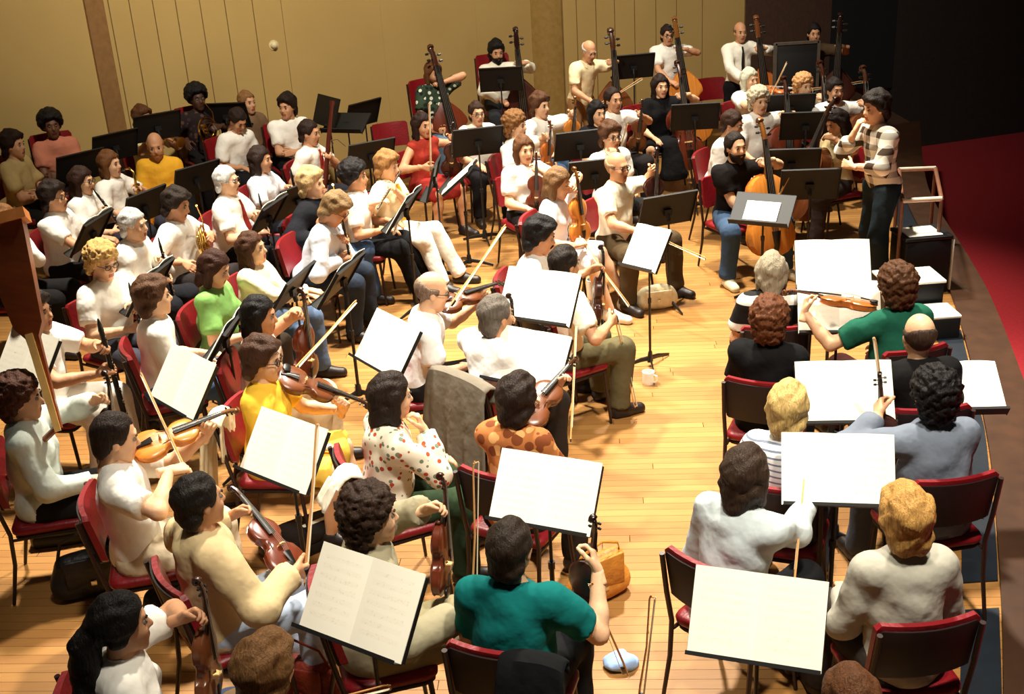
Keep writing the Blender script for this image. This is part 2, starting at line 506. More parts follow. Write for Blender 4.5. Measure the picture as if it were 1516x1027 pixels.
# ------------------------------------------------------------------ figure modelling: fields of rounded limbs turned into one surface
class Field:
    def __init__(s, lo, hi, h):
        s.lo = np.array(lo, np.float32); s.h = h
        s.n = np.maximum(4, np.ceil((np.array(hi) - s.lo) / h).astype(int) + 1)
        s.d = np.full(s.n, 1.0, np.float32)
        s.ax = [(s.lo[i] + h * np.arange(s.n[i])).astype(np.float32) for i in range(3)]
    def _blk(s, lo, hi):
        a = np.clip(np.floor((np.array(lo) - s.lo) / s.h).astype(int), 0, s.n - 1)
        b = np.clip(np.ceil((np.array(hi) - s.lo) / s.h).astype(int) + 1, 1, s.n)
        b = np.maximum(b, a + 1)
        sl = tuple(slice(a[i], b[i]) for i in range(3))
        return sl, s.ax[0][sl[0]][:, None, None], s.ax[1][sl[1]][None, :, None], s.ax[2][sl[2]][None, None, :]
    def _put(s, sl, d, k, sub):
        e = s.d[sl]
        if sub:
            d = -d; h = np.maximum(k - np.abs(e - d), 0) / k; s.d[sl] = np.maximum(e, d) + h * h * k * 0.25
        else:
            h = np.maximum(k - np.abs(e - d), 0) / k; s.d[sl] = np.minimum(e, d) - h * h * k * 0.25
    def cone(s, a, b, ra, rb, k=0.03, cuts=(), off=0.0, sub=False, sq=None):
        a = np.array(a, np.float32); b = np.array(b, np.float32); ra += off; rb += off
        pad = max(ra, rb) * (1.3 if sq else 1) + k + 2 * s.h
        sl, X, Y, Z = s._blk(np.minimum(a, b) - pad, np.maximum(a, b) + pad)
        ab = b - a; L2 = max(1e-9, float(ab @ ab))
        px, py, pz = X - a[0], Y - a[1], Z - a[2]
        t = np.clip((px * ab[0] + py * ab[1] + pz * ab[2]) / L2, 0, 1)
        dx, dy, dz = px - t * ab[0], py - t * ab[1], pz - t * ab[2]
        d = np.sqrt(dx * dx + dy * dy + dz * dz) - (ra + t * (rb - ra))
        for pt, n in cuts: d = np.maximum(d, (X - pt[0]) * n[0] + (Y - pt[1]) * n[1] + (Z - pt[2]) * n[2])
        s._put(sl, d, k, sub); return s
    def ell(s, c, r, k=0.04, R=None, cuts=(), off=0.0, sub=False):
        r = np.array(r, np.float32) + off; pad = float(r.max()) + k + 2 * s.h
        c = np.array(c, np.float32)
        sl, X, Y, Z = s._blk(c - pad, c + pad)
        x, y, z = X - c[0], Y - c[1], Z - c[2]
        if R is not None:
            x, y, z = (R[0][0] * x + R[1][0] * y + R[2][0] * z, R[0][1] * x + R[1][1] * y + R[2][1] * z, R[0][2] * x + R[1][2] * y + R[2][2] * z)
        k0 = np.sqrt((x / r[0]) ** 2 + (y / r[1]) ** 2 + (z / r[2]) ** 2)
        k1 = np.sqrt((x / r[0] ** 2) ** 2 + (y / r[1] ** 2) ** 2 + (z / r[2] ** 2) ** 2) + 1e-6
        d = k0 * (k0 - 1) / k1
        for pt, n in cuts: d = np.maximum(d, (X - pt[0]) * n[0] + (Y - pt[1]) * n[1] + (Z - pt[2]) * n[2])
        s._put(sl, d.astype(np.float32), k, sub); return s
    def cut(s, fn):
        X, Y, Z = s.ax[0][:, None, None], s.ax[1][None, :, None], s.ax[2][None, None, :]
        s.d = np.maximum(s.d, fn(X, Y, Z).astype(np.float32)); return s
    def mesh(s):
        F = s.d
        I = F < 0
        I[0] = I[-1] = False; I[:, 0] = I[:, -1] = False; I[:, :, 0] = I[:, :, -1] = False
        nx, ny, nz = F.shape
        cnt = np.zeros((nx - 1, ny - 1, nz - 1), np.int8)
        for a in (0, 1):
            for b in (0, 1):
                for c in (0, 1): cnt += I[a:nx - 1 + a, b:ny - 1 + b, c:nz - 1 + c]
        mask = (cnt > 0) & (cnt < 8)
        cells = np.argwhere(mask)
        idx = np.full(mask.shape, -1, np.int32); idx[mask] = np.arange(len(cells))
        corn = [(a, b, c) for a in (0, 1) for b in (0, 1) for c in (0, 1)]
        val = [F[cells[:, 0] + a, cells[:, 1] + b, cells[:, 2] + c] for a, b, c in corn]
        acc = np.zeros((len(cells), 3), np.float32); num = np.zeros(len(cells), np.float32)
        for i, ca in enumerate(corn):
            for j, cb in enumerate(corn):
                if j > i and sum(abs(ca[q] - cb[q]) for q in range(3)) == 1:
                    va, vb = val[i], val[j]; cr = (va < 0) != (vb < 0)
                    t = np.where(cr, va / np.where(cr, va - vb, 1), 0)
                    for q in range(3): acc[:, q] += np.where(cr, ca[q] + t * (cb[q] - ca[q]), 0)
                    num += cr
        V = s.lo + s.h * (cells + acc / np.maximum(num, 1)[:, None])
        Q = []
        for axi in range(3):
            sh = [slice(None)] * 3; sh2 = [slice(None)] * 3
            sh[axi] = slice(0, -1); sh2[axi] = slice(1, None)
            A, B = I[tuple(sh)], I[tuple(sh2)]
            e = np.argwhere(A != B)
            o1, o2 = (axi + 1) % 3, (axi + 2) % 3
            e = e[(e[:, o1] > 0) & (e[:, o2] > 0) & (e[:, o1] < F.shape[o1] - 1) & (e[:, o2] < F.shape[o2] - 1)]
            ins = A[e[:, 0], e[:, 1], e[:, 2]]
            def g(d1, d2):
                c = e.copy(); c[:, o1] -= d1; c[:, o2] -= d2; return idx[c[:, 0], c[:, 1], c[:, 2]]
            q = np.stack([g(1, 1), g(0, 1), g(0, 0), g(1, 0)], 1)
            q[~ins] = q[~ins][:, ::-1]
            Q.append(q)
        Q = np.concatenate(Q)
        Q = Q[(Q >= 0).all(1)]
        return V.astype(np.float32), Q
def vnormals(V, Q):
    n = np.cross(V[Q[:, 2]] - V[Q[:, 0]], V[Q[:, 3]] - V[Q[:, 1]])
    N = np.zeros_like(V)
    for i in range(4): np.add.at(N, Q[:, i], n)
    return N / (np.linalg.norm(N, axis=1, keepdims=True) + 1e-9)
def wobble(V, Q, amp, fr, seed=0.0, bias=0.0):
    N = vnormals(V, Q)
    a = np.sin(V[:, 0] * fr + 1.7 * np.sin(V[:, 2] * fr * .63 + seed)) + np.sin(V[:, 1] * fr * 1.13 + 2.1 * np.sin(V[:, 2] * fr * .81 + seed * 2)) + np.sin(V[:, 2] * fr * .9 + 1.3 * np.sin((V[:, 0] + V[:, 1]) * fr * .5 + seed))
    return V + N * ((a / 3 + bias) * amp)[:, None]
def xform(V, M):
    A = np.array([list(r) for r in M], np.float32)
    return V @ A[:3, :3].T + A[:3, 3]
_cs = None
def ball(c, r, sx=1.0):
    global _cs
    if _cs is None:
        V = []; Q = []
        for ax in range(3):
            for sg in (-1, 1):
                b = len(V)
                for i in range(3):
                    for j in range(3):
                        p = [0, 0, 0]; p[ax] = sg; p[(ax + 1) % 3] = (i - 1) * sg; p[(ax + 2) % 3] = j - 1
                        V.append(np.array(p) / np.linalg.norm(p))
                for i in range(2):
                    for j in range(2): Q.append((b + i * 3 + j, b + i * 3 + 3 + j, b + i * 3 + 4 + j, b + i * 3 + j + 1))
        _cs = (np.array(V, np.float32), np.array(Q))
    return _cs[0] * np.array([r * sx, r, r], np.float32) + np.array(c, np.float32), _cs[1]

_heads = {}
def head_geo(res, fem):
    """head in its own frame: x to the front, y to the left, z up; origin between the ears"""
    key = (res, fem)
    if key in _heads: return _heads[key]
    f = Field((-.15, -.13, -.22), (.16, .13, .17), res)
    jw = .052 if fem else .058
    f.ell((-.014, 0, .035), (.098, .077, .098), .02)
    f.ell((.028, 0, -.03), (.068, .066, .085), .03)
    f.ell((.045, 0, -.078), (.046, jw * .8, .04), .03)
    f.cone((.070, -.012, -.108), (.070, .012, -.108), .018, .018, .02)                  # chin
    f.cone((.082, -.028, .032), (.082, .028, .032), .012, .012, .015)                    # brow
    f.cone((.088, 0, .014), (.108, 0, -.026), .008, .013, .012)                          # nose
    for s in (-1, 1):
        f.ell((.098, s * .034, .008), (.018, .018, .012), .012, sub=True)                # eye sockets
        f.ell((.066, s * .042, -.03), (.022, .018, .022), .02)                           # cheeks
        f.ell((-.004, s * .078, -.008), (.018, .010, .032), .008)                        # ears
        f.cone((.098, s * .009, -.032), (.094, s * .013, -.034), .008, .007, .008)       # nostrils
    f.ell((.090, 0, -.062), (.012, .024, .006), .006)                                    # lips
    f.ell((.088, 0, -.073), (.012, .021, .007), .006)
    f.cone((-.012, 0, -.05), (-.03, 0, -.17), .05, .053, .025)                           # neck
    V, Q = f.mesh()
    C = V[Q].mean(1)
    mi = np.zeros(len(Q), int)
    mi[(C[:, 0] > .086) & (np.abs(C[:, 1]) < .024) & (C[:, 2] < -.055) & (C[:, 2] > -.082)] = 3
    parts = [(V, Q, mi)]
    for s in (-1, 1):
        v, q = ball((.083, s * .034, .008), .0118); parts.append((v, q, np.full(len(q), 1)))
        v, q = ball((.0895, s * .034, .008), .0085, .6); parts.append((v, q, np.full(len(q), 2)))
        v, q = ball((0, 0, 0), 1.0)
        v = v * np.array([.006, .018, .0045], np.float32); v[:, 0] -= np.abs(v[:, 1]) * .3
        parts.append((v + np.array([.094, s * .034, .032], np.float32), q, np.full(len(q), 4)))
    _heads[key] = join(parts)
    return _heads[key]
def join(parts):
    V = []; Q = []; M = []; n = 0
    for v, q, m in parts:
        V.append(v); Q.append(q + n); M.append(m); n += len(v)
    return np.concatenate(V), np.concatenate(Q), np.concatenate(M)

_hands = {}
def hand_geo(res, curl, side):
    """hand: wrist at origin, x towards the fingertips, z the back of the hand; thumb at +y (right hand) or -y"""
    key = (res, curl, side)
    if key in _hands: return _hands[key]
    f = Field((-.06, -.11, -.12), (.22, .11, .06), res)
    s = 1.0 if side == 'R' else -1.0
    f.cone((-.05, 0, 0), (.01, 0, 0), .026, .024, .015)
    for y in (-.027, -.009, .009, .027):
        f.cone((.012, y * .55 * s, 0), (.085, y * s, .002), .016, .0125, .012)
    c0 = math.radians(curl)
    for y, L, r in ((.030, .072, .0092), (.010, .080, .0095), (-.010, .074, .0092), (-.029, .058, .0082)):
        p = Vector((.085, y * s, .0)); a = c0 * .7
        for q, fr in enumerate((.46, .31, .23)):
            d = Vector((math.cos(a), y * s * .6 * math.cos(a), -math.sin(a)))
            e = p + d * (L * fr)
            f.cone(p, e, r - q * .0008, r - (q + 1) * .0008, .004)
            p = e; a += c0
    t0 = Vector((.025, .024 * s, -.006)); t1 = Vector((.058, .056 * s, -.022)); t2 = t1 + Vector((.03, .006 * s, -.016)); 
    t3 = t2 + Vector((.022, (.004 - .012 * (curl > 40)) * s, -.014))
    f.cone(t0, t1, .016, .0115, .012); f.cone(t1, t2, .011, .0098, .005); f.cone(t2, t3, .0098, .0082, .005)
    V, Q = f.mesh()
    _hands[key] = (V, Q, np.zeros(len(Q), int))
    return _hands[key]

_hair = {}
def hairline(x, lift=0.0, back=-.085):
    return np.interp(x, [-.13, -.07, -.03, .0, .03, .06, .095, .13], [back, back, -.055, -.028, .0, .048 + lift * .5, .083 + lift, .12 + lift])
def hair_geo(style, res):
    key = (style, res)
    if key in _hair: return _hair[key]
    f = Field((-.24, -.22, -.42 if style in ('long', 'ponytail') else -.24), (.19, .22, .26), res)
    amp, fr, lift, back = .0075, 52.0, 0.0, -.105
    bald = False
    if style == 'short':
        f.ell((-.018, 0, .036), (.110, .090, .110), .01); f.ell((-.05, 0, -.05), (.068, .076, .075), .03)
    elif style == 'recede': f.ell((-.020, 0, .032), (.110, .091, .112), .01); f.ell((-.05, 0, -.05), (.066, .074, .07), .03); lift = .045; amp = .004
    elif style == 'bald':
        f.ell((-.018, 0, .028), (.106, .087, .100), .01); bald = True; back = -.09; amp = .004
    elif style == 'thick':
        f.ell((-.020, 0, .045), (.122, .104, .122), .01); f.ell((.05, 0, .10), (.05, .075, .04), .03); f.ell((-.05, 0, -.05), (.078, .092, .09), .03)
        for s in (-1, 1): f.ell((-.012, s * .078, -.02), (.05, .028, .06), .02)
        amp = .011; fr = 46; back = -.125
    elif style == 'curly':
        f.ell((-.022, 0, .045), (.132, .116, .128), .01); f.ell((-.05, 0, -.05), (.085, .10, .09), .03); amp = .011; fr = 115; back = -.12
    elif style == 'afro':
        f.ell((-.025, 0, .055), (.140, .132, .135), .01); amp = .008; fr = 80; back = -.10
    elif style in ('bob', 'long', 'ponytail'):
        f.ell((-.016, 0, .042), (.114, .096, .112), .01); back = -.09
    f.cut(lambda X, Y, Z: hairline(X, lift, back) + .011 * np.sin(Y * 75 + X * 55 + 1.0) + .006 * np.sin(Y * 160 - X * 90) - Z)
    if bald:
        f.cut(lambda X, Y, Z: (Z - .042 - np.maximum(0, -X - .03) * .5) + 0 * Y)
        f.cut(lambda X, Y, Z: X - .035 + 0 * Y + 0 * Z)
    if style == 'bob':
        for s in (-1, 1): f.cone((-.015, s * .078, .03), (-.005, s * .080, -.105), .035, .030, .03)
        f.cone((-.07, 0, .02), (-.07, 0, -.12), .065, .06, .03); f.cone((-.05, -.05, -.05), (-.05, .05, -.05), .05, .05, .03)
    if style == 'long':
        for s in (-1, 1): f.cone((-.02, s * .080, .03), (.0, s * .090, -.22), .036, .028, .03)
        f.cone((-.075, -.03, .03), (-.085, -.03, -.32), .06, .045, .03); f.cone((-.075, .03, .03), (-.085, .03, -.32), .06, .045, .03)
    if style == 'ponytail':
        f.cone((-.09, 0, .02), (-.15, 0, -.05), .045, .05, .03); f.cone((-.15, 0, -.05), (-.16, 0, -.32), .06, .07, .03)
        for s in (-1, 1): f.ell((-.03, s * .075, -.005), (.045, .022, .05), .02)
    V, Q = f.mesh()
    V = wobble(V, Q, amp, fr, 1.0)
    V = wobble(V, Q, amp * .5, fr * 1.9, 4.0)
    _hair[key] = (V, Q)
    return _hair[key]
def beard_geo(res):
    if ('beard', res) in _hair: return _hair[('beard', res)]
    f = Field((-.06, -.12, -.18), (.15, .12, .06), res)
    f.ell((.03, 0, -.055), (.076, .072, .085), .02)
    f.cone((.078, 0, -.10), (.082, 0, -.125), .025, .02, .03)
    f.cut(lambda X, Y, Z: Z + .044 - np.maximum(0, .03 - X) * .8 + 0 * Y)
    f.cut(lambda X, Y, Z: -X - .005 + 0 * Y + 0 * Z)
    f.ell((.098, 0, -.068), (.02, .017, .008), .004, sub=True)
    V, Q = f.mesh(); V = wobble(V, Q, .004, 90)
    _hair[('beard', res)] = (V, Q); return V, Q
def tache_geo(res):
    if ('tache', res) in _hair: return _hair[('tache', res)]
    f = Field((.05, -.06, -.10), (.14, .06, -.01), res)
    for s in (-1, 1): f.cone((.103, 0, -.048), (.092, s * .032, -.062), .009, .006, .006)
    _hair[('tache', res)] = f.mesh(); return _hair[('tache', res)]
_shoe = None
def shoe_geo():
    global _shoe
    if _shoe is None:
        f = Field((-.12, -.09, -.1), (.25, .09, .12), .011)
        f.cone((-.03, 0, -.045), (.04, 0, -.045), .047, .05, .03); f.cone((.04, 0, -.05), (.155, 0, -.06), .05, .042, .03)
        f.cone((-.01, 0, .02), (-.02, 0, -.04), .045, .048, .03)
        f.cut(lambda X, Y, Z: -Z - .09 + 0 * X + 0 * Y); f.cut(lambda X, Y, Z: Z - .02 + 0 * X + 0 * Y)
        _shoe = f.mesh()
    return _shoe

def ik(S, T, l1, l2, pole):
    S = Vector(S); T = Vector(T); d = T - S; L = d.length
    if L > (l1 + l2) * .995: d *= (l1 + l2) * .995 / L; T = S + d; L = d.length
    if L < .12: d = d.normalized() * .12; T = S + d; L = .12
    u = d / L
    a = (l1 * l1 - l2 * l2 + L * L) / (2 * L); h = math.sqrt(max(0, l1 * l1 - a * a))
    p = Vector(pole); p = (p - u * p.dot(u))
    if p.length < 1e-4: p = Vector((0, 0, -1)) - u * -u.z
    return S + u * a + p.normalized() * h, T

SKINS = {'light': (224, 176, 138), 'tan': (202, 148, 110), 'brown': (110, 70, 46), 'dark': (74, 46, 32)}
EYEW = mat('eye_white', (150, 140, 128), .3, 0); EYEI = mat('iris', (38, 24, 16), .25, 0)

def skin_mat(n): return mat('skin_' + n, SKINS[n], .55, .06, 18, .05, 60)
def as_mat(c): return c if not isinstance(c, (tuple, list)) else cloth(tuple(c))

def rotm(yaw, pitch, roll=0):
    return Matrix.Rotation(math.radians(yaw), 4, 'Z') @ Matrix.Rotation(math.radians(pitch), 4, 'Y') @ Matrix.Rotation(math.radians(roll), 4, 'X')

PCOUNT = 0
def figure(px, py, face, who, label, top=(245, 240, 225), sleeve='short', low=(40, 40, 46), hair='short', hc=(52, 34, 22), skin='light',
           stand=False, zs=None, lean=3, turn=0, nod=0, size=1.0, fem=False, pose='rest', legs='normal', beard=False, tache=False, glasses=False,
           tie=None, skirt=False, shoes=(36, 26, 22), girth=1.0, collar=True, jacket=False, hem=None, **kw):
    """one musician; pixel of the head centre gives the place at the head's real height. Returns dict with root matrix and joints."""
    global PCOUNT; PCOUNT += 1
    S = size
    dz = 0.0
    hipz = (.93 if stand else .535) * (S if stand else 1)
    tl = 1.0 if stand else .88          # seated players slump a little
    if zs: hipz = zs
    L = math.radians(lean)
    sp = Vector((math.sin(L), 0, math.cos(L)))
    pelvis = Vector((0, 0, hipz))
    chest = pelvis + sp * .33 * S * tl
    neckb = pelvis + sp * .52 * S * tl
    hd = Vector((math.sin(L * .6 + math.radians(nod) * .25), 0, math.cos(L * .6 + math.radians(nod) * .25)))
    headc = neckb + hd * .175 * S + Vector((.02, 0, 0))
    HM = Matrix.Translation(headc) @ rotm(turn, nod + lean * .4, kw.get('tilt', 0)) @ Matrix.Scale(S, 4)
    w = P(px, py, headc.z)
    fa = math.radians(face)
    base = Vector((w.x - (headc.x * math.cos(fa) - headc.y * math.sin(fa)), w.y - (headc.x * math.sin(fa) + headc.y * math.cos(fa)), 0))
    dist = (w - Vector((0, 0, CAMH))).length
    near = dist < 6.3; far = dist > 10.5
    h = .0155 if near else (.0245 if far else .0200)
    hh = .0078 if near else (.0122 if far else .0102)
    hx = .0060 if near else (.0096 if far else .0080)
    hr = .0105 if near else (.015 if far else .013)
    sh = {s: neckb - sp * .045 * S + Vector((0, s * .156 * S, 0)) for s in (1, -1)}
    l1, l2 = .285 * S, .255 * S
    # ---- pose
    ctx = dict(pelvis=pelvis, neckb=neckb, headc=headc, HM=HM, sh=sh, S=S, dz=hipz - .535, stand=stand, sp=sp)
    ps = POSES[pose](ctx, kw)
    arms = {}
    for s, key in ((1, 'L'), (-1, 'R')):
        wr, hdir, dors, curl, pole = ps[key]
        el, wr2 = ik(sh[s], wr, l1, l2, pole)
        arms[s] = (sh[s], el, wr2, Vector(hdir), Vector(dors), curl)
    hip = {s: pelvis + Vector((.02, s * .088 * S, -.03)) for s in (1, -1)}
    leg = {}
    for s in (1, -1):
        if stand:
            kn = hip[s] + Vector((.03 + (.05 if s > 0 else -.02), s * .03, -.43 * S)); an = Vector((kn.x - .05, kn.y + s * .03, .09))
        else:
            spread = {'normal': .06, 'wide': .19, 'close': .005, 'cross': .02, 'out': .05}[legs]
            fx = {'normal': .02, 'wide': .04, 'close': .04, 'cross': .05, 'out': .22}[legs]
            kn = hip[s] + Vector((.40 * S, s * spread, .01 if hipz < .7 else -.12)); 
            an = Vector((kn.x + fx - (.06 if s < 0 else 0), kn.y + s * .01, .09 if hipz < .7 else .2))
            if legs == 'cross' and s > 0:
                kn = hip[s] + Vector((.40 * S, -.06, .10)); an = kn + Vector((.16, -.10, -.36))
        leg[s] = (hip[s], kn, an)
    # ---- body field
    pts = [pelvis, headc, neckb] + [p for a in arms.values() for p in a[:3]] + [p for l in leg.values() for p in l]
    lo = np.min([list(p) for p in pts], 0) - .27; hi = np.max([list(p) for p in pts], 0) + .27
    lo[2] = max(lo[2], -.05)
    R = ((math.cos(L), 0, math.sin(L)), (0, 1, 0), (-math.sin(L), 0, math.cos(L)))
    g = girth
    def torso(f, off, cuts=(), low_=True):
        f.ell(pelvis + Vector((-.005, 0, .0)), (.118 * S * g, .168 * S * (1.04 if fem else 1) * (.5 + .5 * g), .125 * S), .05, R, cuts, off)
        f.ell(pelvis + sp * .17 * S * tl + Vector((.012 * g, 0, 0)), (.108 * S * g * g, .134 * S * g, .15 * S * tl), .06, R, cuts, off)
        f.ell(chest, (.112 * S * (.5 + .5 * g),   .152 * S * (.6 + .4 * g), .18 * S * tl), .06, R, cuts, off)
        f.cone(sh[1] - Vector((0, .03, 0)), sh[-1] + Vector((0, .03, 0)), .062 * S, .062 * S, .06, cuts, off)
        if fem:
            for s in (1, -1): f.ell(chest + Vector((.075, s * .065, .02)) * S, (.06, .062, .06), .05, None, cuts, off)
        f.cone(neckb - sp * .03, neckb + Vector((.0, 0, .03)), .085 * S, .052 * S, .05, cuts, off)
    f = Field(lo, hi, h)
    torso(f, 0)
    f.cone(neckb - sp * .02, headc - hd * .09 * S, .055 * S, .05 * S, .03)
    for s in (1, -1):
        a, e, wv, *_ = arms[s]
        f.cone(a, e, .054 * S, .043 * S, .03); f.cone(e, e.lerp(wv, .35), .043 * S, .042 * S, .02); f.cone(e.lerp(wv, .3), wv, .042 * S, .028 * S, .02)
        a, kn, an = leg[s]
        f.cone(a, kn, .088 * S, .060 * S, .05); f.cone(kn, kn.lerp(an, .35), .058 * S, .058 * S, .03); f.cone(kn.lerp(an, .3), an, .057 * S, .038 * S, .03)
        f.cone(an + Vector((-.02, 0, -.04)), an + Vector((.12, s * .02, -.055)), .036, .026, .03)
    V, Q = f.mesh()
    parts = [(V, Q, np.zeros(len(Q), int))]
    v, q, m_ = head_geo(hh, fem); parts.append((xform(v, HM), q, m_))
    for s, key in ((1, 'L'), (-1, 'R')):
        a, e, wv, hdir, dors, curl = arms[s]
        v, q, m_ = hand_geo(hx, curl, key)
        parts.append((xform(v, frame(wv, hdir, dors) @ Matrix.Scale(S, 4)), q, m_))
    V, Q, MI = join(parts)
    hm = hair_mat(hc)
    SK = skin_mat(skin); lipc = tuple(int(v * .78) for v in SKINS[skin])
    root = empty('person', yawM(base, face)); tag(root, label, 'person', 'orchestra musicians')
    add('body', np_mesh('body', V, Q, [SK, EYEW, EYEI, mat('lip_' + skin, (lipc[0], int(lipc[1] * .72), int(lipc[2] * .75)), .5, .05), hm], MI), root)
    # ---- garments
    seed = PCOUNT * 1.37
    TM = as_mat(top); LM = as_mat(low)
    off = .013 if not jacket else .024
    hemz = hem if hem is not None else (pelvis.z - .06 if not skirt else pelvis.z + .02)
    f = Field(lo, hi, h)
    neck_cut = (neckb + sp * (.028 if collar else .0) + Vector((.02, 0, 0)), Vector((.55 if not collar else .3, 0, 1)).normalized())
    torso(f, off, (neck_cut,))
    f.cut(lambda X, Y, Z: hemz - Z + 0 * X + 0 * Y)
    for s in (1, -1):
        a, e, wv, *_ = arms[s]
        if sleeve == 'none': continue
        if sleeve == 'short':
            en = a.lerp(e, .72); n = (e - a).normalized()
            f.cone(a, e, .060 * S, .058 * S, .03, ((en, n),), off)
        else:
            f.cone(a, e, .058 * S, .048 * S, .03, (), off)
            fr = .55 if sleeve == 'rolled' else .93
            en = e.lerp(wv, fr); n = (wv - e).normalized()
            f.cone(e, wv, .048 * S, .036 * S, .03, ((en, n),), off)
    V, Q = f.mesh(); V = wobble(V, Q, .015, 23, seed, .45)
    sho = add('jacket' if jacket else ('shirt' if not skirt else 'blouse'), np_mesh('shirt', V, Q, TM), root)
    if collar and sleeve != 'none' and not kw.get('tee'):
        m = MB(); rr = []
        nb = neckb + Vector((.004, 0, .012))
        for i in range(15):
            a = math.radians(28 + (332 - 28) * i / 14); c_, s_ = math.cos(a), math.sin(a); fr = max(0, c_)
            o0 = Vector((c_ * .064 + .006, s_ * .062, .040 - .040 * fr)) * S; o1 = Vector((c_ * .086 + .012, s_ * .092, -.004 - .055 * fr)) * S
            rr.append([nb + o0, nb + o0 + Vector((0, 0, .005)), nb + o1 + Vector((c_ * .006, s_ * .006, .006)), nb + o1])
        m.rings(rr); add('collar', m.mesh('collar', as_mat(kw['collar_rgb']) if 'collar_rgb' in kw else TM), sho)
    f = Field(lo, hi, h)
    pc = ((pelvis + Vector((0, 0, .09)), (0, 0, 1)),)
    f.ell(pelvis, (.118 * S * g, .168 * S * (1.04 if fem else 1) * (.5 + .5 * g), .125 * S), .05, R, pc, .008)
    for s in (1, -1):
        a, kn, an = leg[s]
        if skirt:
            n = (kn - a).normalized()
            f.cone(a, kn + n * .05, .098 * S, .085 * S, .05, ((kn + n * .03, n),), .012)
        else:
            f.cone(a, kn, .090 * S, .070 * S, .05, (), .010); n = (an - kn).normalized()
            f.cone(kn, an + n * .05, .070 * S, .062 * S, .04, ((an + n * .01, n),), .010)
    if skirt:
        k0 = (leg[1][1] + leg[-1][1]) / 2; a0 = (hip[1] + hip[-1]) / 2; n = (k0 - a0).normalized()
        f.cone(a0, k0 + n * .05, .085, .075, .06, ((k0 + n * .03, n),), .01)
        if kw.get('longskirt'):
            f.cone(k0 - n * .03, (leg[1][2] + leg[-1][2]) / 2 + Vector((0, 0, .12)), .10, .15, .06, (((0, 0, .16), (0, 0, -1)),), .01)
    V, Q = f.mesh(); V = wobble(V, Q, .009, 19, seed + 3, .4)
    add('skirt' if skirt else 'trousers', np_mesh('trousers', V, Q, LM), root)
    SM = mat('shoe_%d_%d_%d' % tuple(shoes), shoes, .45, .1)
    if ('mesh', SM.name) not in _hair:
        v, q = shoe_geo(); _hair[('mesh', SM.name)] = np_mesh('shoe', v, q, SM)
    for s in (1, -1):
        an = leg[s][2]
        pitch = 0 if not (legs == 'cross' and s > 0) else 25
        add('shoe', _hair[('mesh', SM.name)], root, Matrix.Translation(an + Vector((0, 0, 0 if pitch else .09 - an.z if an.z < .15 else 0))) @ rotm(s * 9, pitch))
    # ---- hair, face details
    if hair:
        k = ('hm', hair, hr, hm.name)
        if k not in _hair:
            v, q = hair_geo(hair, hr * (.75 if hair in ('curly', 'afro') else 1)); _hair[k] = np_mesh('hair', v, q, hm)
        add('hair', _hair[k], root, HM)
    if beard:
        k = ('bm', hr, hm.name)
        if k not in _hair: v, q = beard_geo(hr * .85); _hair[k] = np_mesh('beard', v, q, hm)
        add('beard', _hair[k], root, HM)
    if tache:
        k = ('tm', hr, hm.name)
        if k not in _hair: v, q = tache_geo(.006); _hair[k] = np_mesh('moustache', v, q, hm)
        add('moustache', _hair[k], root, HM)
    if glasses: add('glasses', glasses_mesh(), root, HM)
    if tie:
        m = MB(); q0 = neckb + sp * .01 + Vector((.085, 0, -.01)); 
        pp = [q0 + Vector((.02, 0, 0)), q0 + Vector((.045, 0, -.05)), chest + Vector((.128 * (.5 + .5 * g) + .012, 0, -.02)), pelvis + sp * .17 * S + Vector((.135 * g * g + .02, 0, -.06))]
        m.tube(pp, [.022, .020, .034, .026], 8, .35)
        # lay the wide side across the chest
        add('tie', m.mesh('tie', cloth(tie)), root)
    M = yawM(base, face)
    seat = None
    if not stand and not kw.get('nochair'):
        cz = (hipz - .535) if zs else 0
        CHAIRS.append((M @ Matrix.Translation((.045, 0, 0)), who, kw.get('chair_label'), cz))
    for kind, Mi, extra in ps.get('inst', ()):
        give(kind, M @ Mi, who, extra)
    if kw.get('wear'): pass
    return dict(M=M, root=root, headc=headc, pelvis=pelvis)

_gl = None
def glasses_mesh():
    global _gl
    if _gl is None:
        m = MB()
        for s in (-1, 1):
            m.tube([(.102, s * .034 + .024 * math.cos(a), .006 + .019 * math.sin(a)) for a in [2 * math.pi * k / 12 for k in range(13)]], .0028, 5)
            m.tube([(.100, s * .058, .012), (.05, s * .080, .012), (-.005, s * .083, .010)], .0025, 5)
        m.tube([(.104, -.010, .010), (.106, 0, .013), (.104, .010, .010)], .0028, 5)
        _gl = m.mesh('glasses', mat('spectacle_frame', (40, 28, 20), .3))
    return _gl
CHAIRS = []
